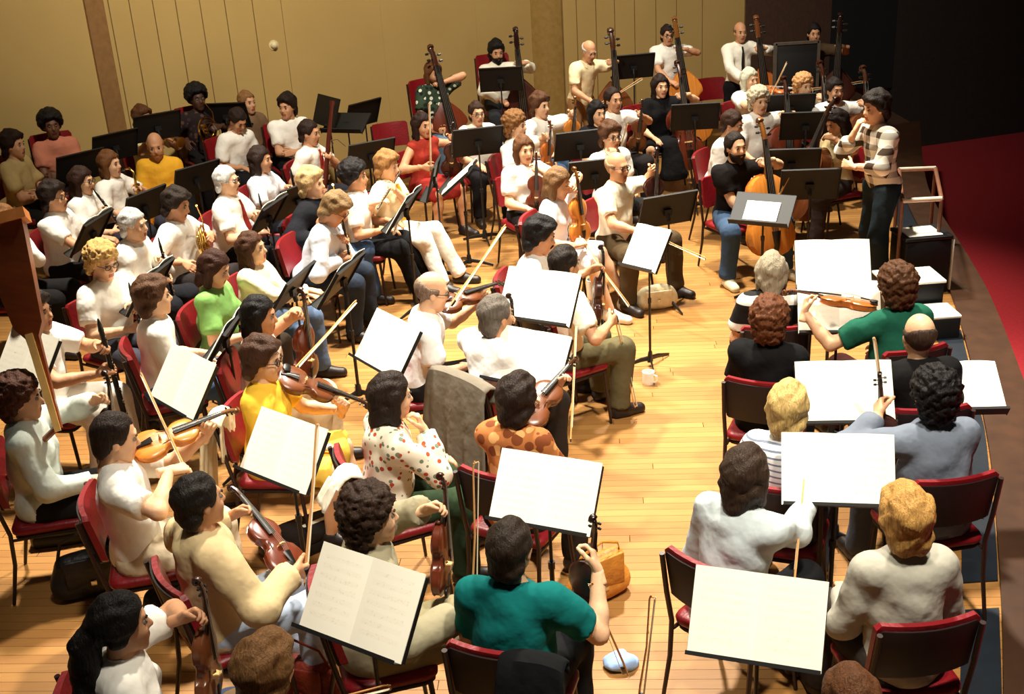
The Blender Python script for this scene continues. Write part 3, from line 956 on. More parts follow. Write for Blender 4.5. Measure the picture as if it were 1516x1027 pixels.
# ------------------------------------------------------------------ instruments, chairs, stands
BLACKW = mat('ebony', (22, 18, 16), .35, .15); NICKEL = mat('nickel', (205, 200, 190), .25, .05, metal=1.0)
BRASS = mat('brass', (214, 170, 84), .22, .08, metal=1.0); CREAMB = mat('bow_hair', (248, 238, 208), .6, .03)
STEEL = mat('string_steel', (190, 185, 175), .35, .05, metal=.8)
TEMPL = {}
def strung(kind, wood, rgb):
    key = (kind, wood)
    if key in TEMPL: return TEMPL[key]
    sc, th, nk = {'violin': (1.0, .036, 1.0), 'viola': (1.13, .042, 1.0), 'cello': (2.1, .13, 1.05), 'bass': (2.7, .19, 1.05)}[kind]
    prof = [(0, .0), (.003, .03), (.012, .058), (.03, .082), (.055, .098), (.085, .104), (.115, .100), (.135, .092), (.146, .090), (.152, .078), (.168, .061), (.188, .055), (.208, .057),
            (.226, .066), (.236, .077), (.245, .080), (.262, .083), (.285, .083), (.308, .076), (.328, .060), (.342, .040), (.351, .02), (.355, .0)]
    if kind == 'bass': prof = [(x, wd * (1.0 if x < .25 else max(.26, 1 - (x - .25) * 6.2)) if wd > 0 else 0) for x, wd in prof]
    half = [(x * sc, wd * sc) for x, wd in prof]
    outl = half + [(x, -wd) for x, wd in half[-2:0:-1]]
    cx = .178 * sc
    def ring(s, z): return [(cx + (x - cx) * s, y * s, z) for x, y in outl]
    W_ = wood_inst('%s_varnish' % wood, rgb)
    ar = .012 * sc
    m = MB(); m.rings([ring(.45, -th / 2 - ar), ring(.8, -th / 2 - ar * .7), ring(.97, -th / 2 - .001), ring(1.0, -th / 2 + .003), ring(.965, -th / 2 + .004), ring(.965, th / 2 - .004),
                       ring(1.0, th / 2 - .003), ring(.97, th / 2 + .001), ring(.8, th / 2 + ar * .7), ring(.45, th / 2 + ar)])
    body = m.mesh('body', W_)
    b = .355 * sc; zt = th / 2 + ar
    ln = .135 * sc * nk
    m = MB(); m.tube([(b - .02 * sc, 0, zt - .018 * sc), (b + .03 * sc, 0, zt - .006 * sc), (b + ln, 0, zt - .002 * sc)], [.016 * sc, .011 * sc, .0105 * sc], 8)
    pe = [(b + ln, 0, zt - .002 * sc), (b + ln + .04 * sc, 0, zt - .006 * sc), (b + ln + .07 * sc, 0, zt - .016 * sc)]
    m.tube(pe, [.0115 * sc, .012 * sc, .0095 * sc], 8)
    spn = []
    c = Vector((b + ln + .074 * sc, 0, zt - .026 * sc))
    for k in range(15):
        a = math.radians(70 - k * 40); r = (.016 - .0008 * k) * sc
        spn.append(c + Vector((math.cos(a) * r, 0, math.sin(a) * r)))
    m.tube(spn, [.009 * sc - .0002 * sc * k for k in range(15)], 6, 1.5)
    neck = m.mesh('neck', wood_inst('%s_varnish_dark' % wood, tuple(int(v * .6) for v in rgb)))
    pegs = []
    for k in range(4):
        s = 1 if k % 2 else -1; x = b + ln + (.018 + .013 * k) * sc; z = zt - (.004 + .002 * k) * sc
        m = MB(); m.tube([(x, -s * .012 * sc, z), (x, s * .018 * sc, z), (x, s * .021 * sc, z), (x, s * .033 * sc, z)], [.003 * sc, .003 * sc, .008 * sc, .006 * sc], 6, .8)
        pegs.append(('peg', m.mesh('peg', BLACKW)))
    m = MB(); fb0 = b - .13 * sc
    m.rings([[(x, -wd, z), (x, -wd * .5, z + .004 * sc), (x, wd * .5, z + .004 * sc), (x, wd, z), (x, 0, z - .006 * sc)] for x, wd, z in ((fb0, .021 * sc, zt + .013 * sc), (b + ln, .012 * sc, zt + .004 * sc))])
    fing = m.mesh('fingerboard', BLACKW)
    m = MB(); m.rings([[(x, -wd, z - .003 * sc), (x, -wd * .5, z + .003 * sc), (x, wd * .5, z + .003 * sc), (x, wd, z - .003 * sc)] for x, wd, z in ((.004 * sc, .010 * sc, zt * .75), (.05 * sc, .014 * sc, zt + .010 * sc), (.11 * sc, .022 * sc, zt + .016 * sc))])
    tail = m.mesh('tailpiece', BLACKW)
    m = MB(); m.rings([[(x, -.021 * sc, zt - .002 * sc), (x, -.014 * sc, zt + .012 * sc), (x, -.016 * sc, zt + .024 * sc), (x, 0, zt + .030 * sc), (x, .016 * sc, zt + .024 * sc), (x, .014 * sc, zt + .012 * sc), (x, .021 * sc, zt - .002 * sc), (x, 0, zt + .008 * sc)] for x in (.150 * sc, .156 * sc)])
    br = m.mesh('bridge', mat('maple', (226, 186, 120), .5))
    m = MB()
    for k in range(4):
        y = (k - 1.5)
        m.tube([(.108 * sc, y * .008 * sc, zt + .018 * sc), (.153 * sc, y * .0095 * sc, zt + .029 * sc), (b + ln + .01 * sc, y * .005 * sc, zt + .006 * sc)], .0009 * sc ** .5, 4)
    st = m.mesh('strings', STEEL)
    fh = []
    for s in (1, -1):
        m = MB(); m.tube([(.125 * sc, s * .046 * sc, zt - .003 * sc), (.135 * sc, s * .052 * sc, zt - .003 * sc), (.16 * sc, s * .046 * sc, zt - .0015 * sc), (.185 * sc, s * .038 * sc, zt - .0015 * sc), (.195 * sc, s * .043 * sc, zt - .002 * sc)], [.0035 * sc, .0022 * sc, .0035 * sc, .0022 * sc, .0035 * sc], 5, 1.0)
        fh.append(('f_hole', m.mesh('f_hole', BLACKW)))
    t = [('body', body, None, fh), ('neck', neck, None, pegs), ('fingerboard', fing), ('tailpiece', tail), ('bridge', br), ('strings', st)]
    if kind in ('violin', 'viola'):
        m = MB(); m.rbox((.03 * sc, .04 * sc, zt + .012), .05 * sc, .065 * sc, .014, .02, .005)
        t.append(('chin_rest', m.mesh('chin_rest', BLACKW)))
    else:
        m = MB(); m.tube([(0, 0, 0), (-.30 if kind == 'cello' else -.16, 0, 0)], [.006, .004], 8); m.tube([(.02, 0, 0), (-.02, 0, 0)], [.02, .014], 8)
        t.append(('endpin', m.mesh('endpin', NICKEL)))
    TEMPL[key] = t
    return t
def bow_t(kind='violin'):
    if ('bow', kind) in TEMPL: return TEMPL[('bow', kind)]
    L = .74 if kind != 'bass' else .70
    r = .0052 if kind == 'violin' else .0062
    m = MB(); m.tube([(0, 0, 0), (.12, 0, 0), (L * .55, 0, -.009), (L - .03, 0, .002), (L, 0, -.004)], [r, r, r * .9, r * .75, r * .6], 6)
    m.tube([(L - .012, 0, .002), (L - .004, 0, -.022)], [r * .8, r * .6], 6)
    stick = m.mesh('stick', mat('bow_wood', (206, 150, 92), .35, .1))
    m = MB(); m.rbox((.055, 0, -.012), .05, .012, .022, .003, .003)
    frog = m.mesh('frog', BLACKW)
    m = MB(); m.box(((L + .04) / 2, 0, -.021), (L - .05, .012, .0025))
    hr = m.mesh('bow_hair', CREAMB)
    m = MB(); m.tube([(-.02, 0, 0), (.0, 0, 0)], [r * .9, r * 1.1], 6)
    TEMPL[('bow', kind)] = [('stick', stick), ('frog', frog), ('bow_hair', hr), ('screw', m.mesh('screw', NICKEL))]
    return TEMPL[('bow', kind)]
def pipe_t(kind):
    if kind in TEMPL: return TEMPL[kind]
    if kind in ('clarinet', 'oboe', 'bass_clarinet'):
        L, r = {'clarinet': (.66, .0135), 'oboe': (.62, .0105), 'bass_clarinet': (.98, .017)}[kind]
        m = MB(); m.tube([(.06, 0, 0), (.08, 0, 0), (.09, 0, 0), (.2, 0, 0), (L * .5, 0, 0), (L * .51, 0, 0), (L - .09, 0, 0)], [r * .9, r * 1.15, r, r, r, r * 1.15, r * 1.05], 10)
        body = m.mesh('joint', BLACKW)
        m = MB(); m.tube([(0, 0, 0), (.03, 0, 0), (.065, 0, 0)], [.004, r * .7, r * .95], 8); mp = m.mesh('mouthpiece', BLACKW)
        m = MB(); m.tube([(L - .09, 0, 0), (L - .05, 0, 0), (L - .015, 0, 0), (L, 0, 0)], [r * 1.05, r * 1.3, r * 2.0, r * 2.5], 12); bell = m.mesh('bell', BLACKW)
        t = [('joint', body), ('mouthpiece', mp), ('bell', bell)]
        for k in range(9):
            x = .13 + k * (L - .26) / 8; m = MB(); m.tube([(x, -.003, r), (x, -.003, r + .007)], [.008, .008], 8)
            m.tube([(x, -.003, r + .004), (x + .03, .008, r + .004)], .0025, 5)
            t.append(('key', m.mesh('key', NICKEL)))
        m = MB(); m.tube([(.12, r * .8, r * .7), (L * .48, r * .8, r * .7)], .002, 5); t.append(('key_rod', m.mesh('key_rod', NICKEL)))
    elif kind == 'flute':
        m = MB(); m.tube([(0, 0, 0), (.2, 0, 0), (.21, 0, 0), (.57, 0, 0), (.58, 0, 0), (.68, 0, 0)], [.0095, .0095, .011, .0095, .011, .0095], 10); t = [('tube', m.mesh('tube', NICKEL))]
        m = MB(); m.rbox((.085, 0, .011), .035, .02, .008, .008, .003); t.append(('lip_plate', m.mesh('lip_plate', NICKEL)))
        for k in range(9):
            x = .26 + k * .042; m = MB(); m.tube([(x, 0, .009), (x, 0, .016)], [.009, .009], 8); t.append(('key', m.mesh('key', NICKEL)))
    elif kind == 'bassoon':
        RW = wood_inst('bassoon_red', (82, 30, 20))
        m = MB(); m.tube([(0, 0, 0), (.42, 0, 0)], [.042, .036], 12, .62); t = [('boot', m.mesh('boot', RW))]
        m = MB(); m.tube([(.42, .018, 0), (1.0, .018, 0)], [.019, .024], 10); t.append(('bass_joint', m.mesh('bass_joint', RW)))
        m = MB(); m.tube([(1.0, .018, 0), (1.28, .018, 0), (1.31, .018, 0), (1.34, .018, 0)], [.024, .02, .028, .028], 10); t.append(('bell', m.mesh('bell', RW)))
        m = MB(); m.tube([(.42, -.02, 0), (.88, -.02, 0)], [.016, .013], 8); t.append(('wing_joint', m.mesh('wing_joint', RW)))
        m = MB(); m.tube([(.88, -.02, 0), (.94, -.03, 0), (.96, -.09, .05), (.9, -.16, .12)], [.006, .005, .004, .003], 6); t.append(('bocal', m.mesh('bocal', NICKEL)))
        for k in range(8):
            m = MB(); x = .1 + k * .11; m.tube([(x, -.015, .03), (x + .05, -.015, .034)], [.006, .009], 6); t.append(('key', m.mesh('key', NICKEL)))
    elif kind == 'horn':
        m = MB()
        for R_, z in ((.135, 0), (.11, .018), (.08, -.016)):
            m.tube([(math.cos(a) * R_, math.sin(a) * R_, z + .01 * math.sin(a)) for a in [2 * math.pi * k / 20 for k in range(21)]], .0085, 6)
        t = [('tubing', m.mesh('tubing', BRASS))]
        m = MB(); m.tube([(.135, 0, 0), (.13, -.10, .0), (.08, -.20, 0), (.0, -.27, 0), (-.06, -.30, 0), (-.10, -.315, 0)], [.009, .016, .03, .06, .11, .152], 18); t.append(('bell', m.mesh('bell', BRASS)))
        m = MB(); m.tube([(-.13, .03, 0), (-.16, .12, .0), (-.12, .26, .02)], [.006, .005, .004], 6); m.tube([(-.12, .26, .02), (-.112, .285, .022)], [.006, .010], 8); t.append(('lead_pipe', m.mesh('lead_pipe', BRASS)))
        for k in range(3):
            m = MB(); m.lathe([(.017, -.03), (.017, .03), (.012, .035)], Matrix.Translation((.02, -.04 + k * .045, .02)), 10); t.append(('valve', m.mesh('valve', BRASS)))
    elif kind == 'trumpet':
        m = MB(); m.tube([(.0, 0, 0), (.40, 0, 0)], [.0055, .0055], 6); m.tube([(.36, 0, 0), (.40, 0, -.02), (.38, 0, -.055), (.3, 0, -.06), (.12, 0, -.06), (.06, 0, -.04)], .006, 6); t = [('tubing', m.mesh('tubing', BRASS))]
        m = MB(); m.tube([(.1, .02, -.03), (.32, .02, -.03), (.42, .02, -.03), (.47, .02, -.03), (.49, .02, -.03)], [.006, .009, .018, .04, .062], 14); t.append(('bell', m.mesh('bell', BRASS)))
        m = MB(); m.tube([(-.03, 0, 0), (-.02, 0, 0), (.02, 0, 0)], [.012, .010, .005], 8); t.append(('mouthpiece', m.mesh('mouthpiece', NICKEL)))
        for k in range(3):
            m = MB(); m.lathe([(.009, -.09), (.009, .02), (.003, .022), (.003, .045), (.008, .047)], Matrix.Translation((.17 + k * .025, .01, -.01)), 8); t.append(('valve', m.mesh('valve', BRASS)))
    elif kind == 'saxophone':
        m = MB(); m.tube([(.0, 0, .02), (.05, 0, .035), (.10, 0, .0), (.11, 0, -.08), (.12, 0, -.40), (.135, 0, -.52), (.18, 0, -.58), (.235, 0, -.53), (.25, 0, -.42), (.27, 0, -.32), (.30, 0, -.26)],
                           [.006, .010, .012, .013, .025, .030, .034, .038, .045, .058, .072], 12); t = [('tube', m.mesh('tube', BRASS))]
        for k in range(7):
            m = MB(); m.tube([(.13, .0, -.12 - k * .055), (.15, .0, -.12 - k * .055)], [.016, .016], 8); t.append(('key', m.mesh('key', BRASS)))
        m = MB(); m.tube([(-.06, 0, .0), (.0, 0, .02)], [.006, .011], 8); t.append(('mouthpiece', m.mesh('mouthpiece', BLACKW)))
    TEMPL[kind] = t
    return t

WOODS = {'amber': (178, 98, 42), 'red': (98, 40, 20), 'brown': (104, 56, 28), 'orange': (206, 128, 50), 'dark': (60, 26, 18), 'gold': (222, 158, 84)}
def give(kind, M, who, extra):
    """hand an instrument to a musician"""
    if kind.startswith('bow'):
        inst(bow_t('bass' if 'bass' in kind else 'violin'), 'bow', M, 'slender wooden bow held by the ' + who, 'bow', 'string bows')
    elif kind in ('violin', 'viola', 'cello', 'bass'):
        w = extra or 'brown'
        nm = 'double_bass' if kind == 'bass' else kind
        inst(strung(kind, w, WOODS[w]), nm, M, '%s varnished %s of the %s' % ({'amber': 'amber', 'red': 'red-brown', 'brown': 'brown', 'orange': 'orange', 'dark': 'dark brown', 'gold': 'golden'}[w], nm.replace('_', ' '), who), nm.replace('_', ' '), 'string instruments')
    else:
        adj = {'clarinet': 'black clarinet with silver keys', 'oboe': 'black oboe with silver keys', 'bass_clarinet': 'long black clarinet with silver keys', 'flute': 'silver flute', 'bassoon': 'red-brown bassoon', 'horn': 'brass horn', 'trumpet': 'brass trumpet', 'saxophone': 'brass saxophone'}[kind]
        inst(pipe_t(kind), kind, M, '%s held by the %s' % (adj, who), kind.replace('_', ' '), 'wind instruments')

# ---- poses: wrists, hand direction, back of the hand, finger curl, elbow pole (local frame: x front, y left, z up)
def V3(*a): return Vector(a)
def rest_hand(c, s, fx=.33, y=.12, z=.66):
    return (V3(fx, s * y, z + c['dz']), V3(1, -s * .25, -.25), V3(.1, 0, 1), 22, V3(-.6, s * .5, -.6))
def side_hand(c, s): return (c['sh'][s] + V3(.10, s * .06, -.50), V3(.3, 0, -1), V3(0, s, .1), 22, V3(-1, s * .3, 0))
def pose_rest(c, k):
    if c['stand']: return {'L': side_hand(c, 1), 'R': side_hand(c, -1)}
    return {'L': rest_hand(c, 1), 'R': rest_hand(c, -1)}
def bow_grip(pos, d, c, s=-1):
    """right hand round the frog of a bow that starts at pos and points along d"""
    d = V3(*d).normalized(); 
    up = V3(0, 0, 1) - d * d.z
    if up.length < .3: up = V3(-1, 0, 0) - d * -d.x
    hd = (V3(.75, .35, -.1) - d * V3(.75, .35, -.1).dot(d)).normalized()
    return (V3(*pos) - hd * .085 + V3(0, 0, .005), hd, d.cross(hd) * (1 if d.cross(hd).z > 0 else -1) if abs(d.z) < .8 else V3(0, -1, 0), 62, V3(-.3, -.8, -.6)), frame(V3(*pos) - d * .05, d, up if abs(d.z) < .95 else V3(-1, 0, 0))
def pose_violin_lap(c, k):
    b = V3(*k.get('vpos', (.28, .13, .62))) + V3(0, 0, c['dz'])
    ax = V3(*k.get('vdir', (.12, .06, 1))).normalized(); nr = V3(*k.get('vn', (1, -.5, 0)))
    sc = 1.13 if k.get('inst') == 'viola' else 1.0
    M = frame(b, ax, nr)
    q = b + ax * .42 * sc
    o = {'L': (q + V3(-.07, .045, -.03), V3(.8, -.4, .35), V3(-.1, 1, .3), 48, V3(-.5, .8, -.5))}
    inst_ = [(k.get('inst', 'violin'), M, k.get('wood'))]
    if k.get('bow') is not None:
        g, Mb = bow_grip(V3(*k.get('bpos', (.36, -.16, .70))) + V3(0, 0, c['dz']), k['bow'], c)
        o['R'] = g; inst_.append(('bow', Mb, None))
    else: o['R'] = rest_hand(c, -1)
    if k.get('swap'):      # the neck is held in the right hand, the left hand rests
        o['R'] = (q + V3(-.06, -.05, -.07), V3(.5, .35, .75), V3(.2, -1, .1), 45, V3(-.2, -.5, -1)); o['L'] = rest_hand(c, 1)
    o['inst'] = inst_
    return o
def pose_violin_play(c, k):
    b = c['neckb'] + V3(*k.get('vpos', (.075, .085, .035)))
    ax = V3(*k.get('vdir', (.82, .52, .02))).normalized(); nr = V3(0, -.35, 1)
    M = frame(b, ax, nr); n = (nr - ax * nr.dot(ax)).normalized()
    q = b + ax * .44
    ct = b + ax * .20 + n * .055
    bd = n.cross(ax).normalized()
    bd = (bd + n * .15 + ax * .05).normalized()
    u = k.get('bu', .34)
    o = {'L': (q + V3(-.05, .03, -.085), V3(.35, -.35, .85), V3(.3, .95, -.1), 55, V3(.1, .6, -1)),
         'inst': [(k.get('inst', 'violin'), M, k.get('wood'))]}
    if k.get('bow') == 0: o['R'] = rest_hand(c, -1)
    else:
        g, Mb = bow_grip(ct - bd * u, bd, c)
        o['R'] = (g[0], g[1], V3(0, -.2, 1), 58, V3(-.2, -.9, -.35)); o['inst'].append(('bow', Mb, None))
    return o
def pose_cello(c, k):
    b = V3(*k.get('vpos', (.50, .0, .24))); ax = V3(*k.get('vdir', (-.33, .10, 1))).normalized()
    M = frame(b, ax, V3(1, k.get('vy', 0), .3))
    q = b + ax * .88; o = {'L': (q + V3(.0, .09, -.03), V3(.35, -1, .1), V3(.55, .2, .8), 52, V3(-.2, 1, -.25)), 'inst': [('cello', M, k.get('wood', 'red'))]}
    if k.get('bow') == 0: o['R'] = rest_hand(c, -1, .34, .22, .64)
    else:
        ct = b + ax * .46 + V3(.13, 0, .04)
        bd = V3(*k.get('bow', (.05, 1, .1))).normalized(); g, Mb = bow_grip(ct - bd * .36, bd, c)
        Mb = frame(ct - bd * .40, bd, V3(1, 0, .3))
        o['R'] = (ct - bd * .36 + V3(-.08, 0, .05), V3(.85, .25, -.45), V3(.3, -.3, 1), 55, V3(-.4, -1, -.1)); o['inst'].append(('bow', Mb, None))
    return o
def pose_bass(c, k):
    b = V3(*k.get('vpos', (.40, .12, .17))); ax = V3(*k.get('vdir', (-.10, .10, 1))).normalized()
    M = frame(b, ax, V3(1, k.get('vy', -.35), .15))
    q = b + ax * (k.get('lh', 1.2) if c['stand'] else 1.16)
    o = {'L': (q + V3(-.03, .08, -.02), V3(.3, -1, .15), V3(.6, .3, .7), 52, V3(-.2, 1, -.3)), 'inst': [('bass', M, k.get('wood', 'dark'))]}
    if k.get('bow') == 0: o['R'] = (c['sh'][-1] + V3(.34, .08, -.32), V3(.9, .5, -.2), V3(0, -.4, 1), 40, V3(-.3, -1, -.4))
    else:
        ct = c['sh'][-1] + V3(.34, .02, -.40)
        bd = V3(*k.get('bow', (.25, 1, .2))).normalized()
        g, Mb = bow_grip(ct, bd, c)
        o['R'] = g; o['inst'].append(('bow_bass', Mb, None))
    return o
def pose_pipe(kind):
    def f(c, k):
        mo = (c['HM'] @ V3(.100, 0, -.068)); ax = V3(*k.get('pdir', (.50, -.02, -.88))).normalized()
        M = frame(mo, ax, V3(1, 0, .3)); d = 1.0 if kind != 'bass_clarinet' else 1.35
        a = mo + ax * .24 * d; b = mo + ax * .44 * d
        return {'L': (a + V3(-.05, .065, -.01), V3(.55, -.75, .25), V3(.55, .5, .6), 50, V3(-.3, .9, -.6)), 'R': (b + V3(-.05, -.065, -.01), V3(.6, .75, .2), V3(.55, -.5, .6), 50, V3(-.3, -.9, -.6)), 'inst': [(kind, M, None)]}
    return f
def pose_pipe_lap(kind):
    def f(c, k):
        b = (V3(.34, -.02, 1.06) if kind != 'bass_clarinet' else V3(.50, -.04, 1.14)) + V3(0, 0, c['dz']); ax = V3(*k.get('pdir', (.05, .05, -1))).normalized()
        M = frame(b, ax, V3(1, 0, 0)); a = b + ax * .20; e = b + ax * .36
        return {'L': (a + V3(-.07, .055, 0), V3(.8, -.6, .1), V3(.3, .6, .6), 52, V3(-.4, .9, -.6)), 'R': (e + V3(-.07, -.055, 0), V3(.8, .6, .1), V3(.3, -.6, .6), 52, V3(-.4, -.9, -.6)), 'inst': [(kind, M, None)]}
    return f
def pose_flute(c, k):
    mo = (c['HM'] @ V3(.108, 0, -.075)); ax = (c['HM'].to_3x3() @ V3(.12, -1, -.22)).normalized()
    st = mo - ax * .085; M = frame(st, ax, V3(0, 0, 1))
    a = st + ax * .30; b = st + ax * .52
    return {'L': (a + V3(.0, .08, -.045), V3(.25, -.75, .5), V3(.9, .3, .1), 52, V3(.2, .8, -.8)), 'R': (b + V3(-.085, -.01, -.03), V3(.9, .25, .25), V3(-.1, -.3, 1), 42, V3(-.3, -.8, -.7)), 'inst': [('flute', M, None)]}
def pose_flute_lap(c, k):
    st = V3(.36, .26, .70); ax = V3(.10, -1, .06).normalized()
    return {'L': rest_hand(c, 1, .30, .12, .70), 'R': rest_hand(c, -1, .30, .14, .70), 'inst': [('flute', frame(st, ax, V3(0, 0, 1)), None)]}
def pose_bassoon(c, k):
    b = V3(.16, -.27, .20); t = V3(.30, .16, 1.50); ax = (t - b).normalized()
    M = frame(b, ax, V3(1, 0, 0)); a = b + ax * .78; e = b + ax * .40
    return {'L': (a + V3(-.03, .07, 0), V3(.5, -.8, .2), V3(.5, .4, .7), 50, V3(-.3, .9, -.6)), 'R': (e + V3(-.07, -.06, .0), V3(.9, .3, .1), V3(.1, -.9, .2), 50, V3(-1, -.4, -.3)), 'inst': [('bassoon', M, None)]}
def pose_horn(c, k):
    b = V3(.27, -.02, .86) + V3(0, 0, c['dz'])
    return {'L': (b + V3(-.02, .16, .0), V3(.4, -.8, .0), V3(.6, .5, .5), 50, V3(-.3, .9, -.5)), 'R': (b + V3(-.10, -.22, -.12), V3(.8, -.3, -.3), V3(.2, -.8, .5), 25, V3(-.7, -.7, -.2)), 'inst': [('horn', frame(b, V3(.35, -.8, -.3), V3(-.8, -.4, 0)), None)]}
def pose_trumpet(c, k):
    mo = (c['HM'] @ V3(.125, 0, -.068)); ax = (c['HM'].to_3x3() @ V3(1, 0, -.2)).normalized()
    return {'L': (mo + ax * .14 + V3(-.02, .06, -.06), V3(.5, -.7, .3), V3(.4, .7, .3), 55, V3(-.1, .8, -.8)), 'R': (mo + ax * .15 + V3(-.03, -.07, -.02), V3(.6, .6, .4), V3(.1, -.6, .8), 45, V3(-.1, -.8, -.8)), 'inst': [('trumpet', frame(mo, ax, V3(0, 0, 1)), None)]}
def pose_sax(c, k):
    mo = (c['HM'] @ V3(.16, 0, -.07)); M = frame(mo, V3(1, -.2, 0), V3(0, .1, 1))
    return {'L': (mo + V3(.07, .06, -.17), V3(.5, -.7, .1), V3(.5, .5, .5), 50, V3(-.1, .9, -.6)), 'R': (mo + V3(.05, -.09, -.36), V3(.6, .7, .1), V3(.4, -.6, .5), 50, V3(-.3, -.9, -.6)), 'inst': [('saxophone', M, None)]}
def pose_face(c, k):
    mo = c['HM'] @ V3(.10, -.03, -.10)
    return {'L': rest_hand(c, 1, .30, .05, .72) if not c['stand'] else (c['sh'][1] + V3(.26, -.12, -.25), V3(.3, -1, .1), V3(.9, .3, .3), 30, V3(-.2, .9, -.7)), 'R': (mo + V3(.045, -.05, -.085), V3(-.25, .25, .9), V3(.95, -.2, .2), 55, V3(.3, -.6, -1))}
def pose_cross(c, k):
    b = c['sh']; return {'L': (b[1] + V3(.24, -.20, -.26), V3(.1, -1, .1), V3(1, 0, .3), 25, V3(-.1, .9, -.7)), 'R': (b[-1] + V3(.22, .20, -.27), V3(.1, 1, .05), V3(1, 0, .3), 25, V3(-.1, -.9, -.7))}
def pose_write(c, k):
    return {'L': rest_hand(c, 1, .38, .08, .74), 'R': (V3(.46, -.04, .80) + V3(0, 0, c['dz']), V3(.9, .25, -.3), V3(0, -.2, 1), 45, V3(-.4, -.8, -.5))}
def pose_table(c, k):
    return {'L': (c['sh'][1] + V3(.36, -.03, -.24), V3(.9, -.3, -.1), V3(0, .2, 1), 40, V3(-.2, .6, -.9)), 'R': (c['sh'][-1] + V3(.36, .03, -.24), V3(.9, .3, -.1), V3(0, -.2, 1), 40, V3(-.2, -.6, -.9))}
def pose_reach(c, k):
    return {'L': rest_hand(c, 1), 'R': (c['sh'][-1] + V3(*k.get('reach', (.50, -.02, -.06))), V3(1, 0, .05), V3(0, -.2, 1), 25, V3(-.2, -.6, -.9))}
POSES = dict(rest=pose_rest, violin_lap=pose_violin_lap, violin=pose_violin_play, cello=pose_cello, bass=pose_bass, clarinet=pose_pipe('clarinet'), oboe=pose_pipe('oboe'), bass_clarinet=pose_pipe('bass_clarinet'),
             clarinet_lap=pose_pipe_lap('clarinet'), oboe_lap=pose_pipe_lap('oboe'), bass_clarinet_lap=pose_pipe_lap('bass_clarinet'), flute=pose_flute, flute_lap=pose_flute_lap, bassoon=pose_bassoon, horn=pose_horn, trumpet=pose_trumpet, sax=pose_sax,
             face=pose_face, cross=pose_cross, write=pose_write, table=pose_table, reach=pose_reach)

# ---- chairs
def chair_t():
    if 'chair' in TEMPL: return TEMPL['chair']
    RED = mat('red_vinyl', (122, 16, 24), .42, .1, 12, .1, 50); SHELL = mat('chair_shell', (26, 10, 9), .6, .15); FR = mat('chair_frame', (40, 22, 18), .4, .1)
    t = []
    m = MB(); m.rbox((.02, 0, .445), .42, .44, .055, .06, .02); t.append(('seat', m.mesh('seat', RED)))
    m = MB(); m.rbox((.02, 0, .408), .40, .42, .025, .06, .006); t.append(('seat_pan', m.mesh('seat_pan', SHELL)))
    def backp(th0, th1, z0, z1, ww, ed):
        m = MB(); rr = []
        for z, ins in ((z0, ed), (z0 + ed, 0), ((z0 + z1) / 2, 0), (z1 - ed, 0), (z1, ed)):
            r = []; N = 8
            xo = -.20 - (z - .5) * .20
            for i in range(N + 1):
                a = -1 + 2 * i / N; r.append((xo + th1 + .035 * a * a - ins * .2, a * (ww - ins), z))
            for i in range(N, -1, -1):
                a = -1 + 2 * i / N; r.append((xo + th0 + .035 * a * a + ins * .2, a * (ww - ins), z))
            rr.append(r)
        m.rings(rr); return m
    t.append(('backrest', backp(-.004, .03, .59, .865, .215, .02).mesh('backrest', RED)))
    t.append(('back_shell', backp(-.018, -.004, .585, .845, .205, .012).mesh('back_shell', SHELL)))
    for s in (1, -1):
        m = MB(); m.tube([(.185, s * .19, .41), (.20, s * .20, .2), (.215, s * .215, .006)], [.0125, .012, .010], 8); t.append(('leg', m.mesh('leg', FR)))
        m = MB(); m.tube([(-.262, s * .212, .84), (-.225, s * .215, .62), (-.19, s * .212, .44), (-.205, s * .212, .25), (-.26, s * .218, .006)], [.0125, .0125, .0125, .012, .010], 8); t.append(('leg', m.mesh('leg', FR)))
    m = MB()
    for s in (1, -1): m.tube([(-.19, s * .205, .40), (.185, s * .19, .40)], .010, 6)
    m.tube([(.18, -.19, .40), (.18, .19, .40)], .010, 6); t.append(('seat_frame', m.mesh('seat_frame', FR)))
    TEMPL['chair'] = t
    return t
def chair_at(M, label):
    return inst(chair_t(), 'orchestra_chair', M, label, 'chair', 'red padded orchestra chairs')

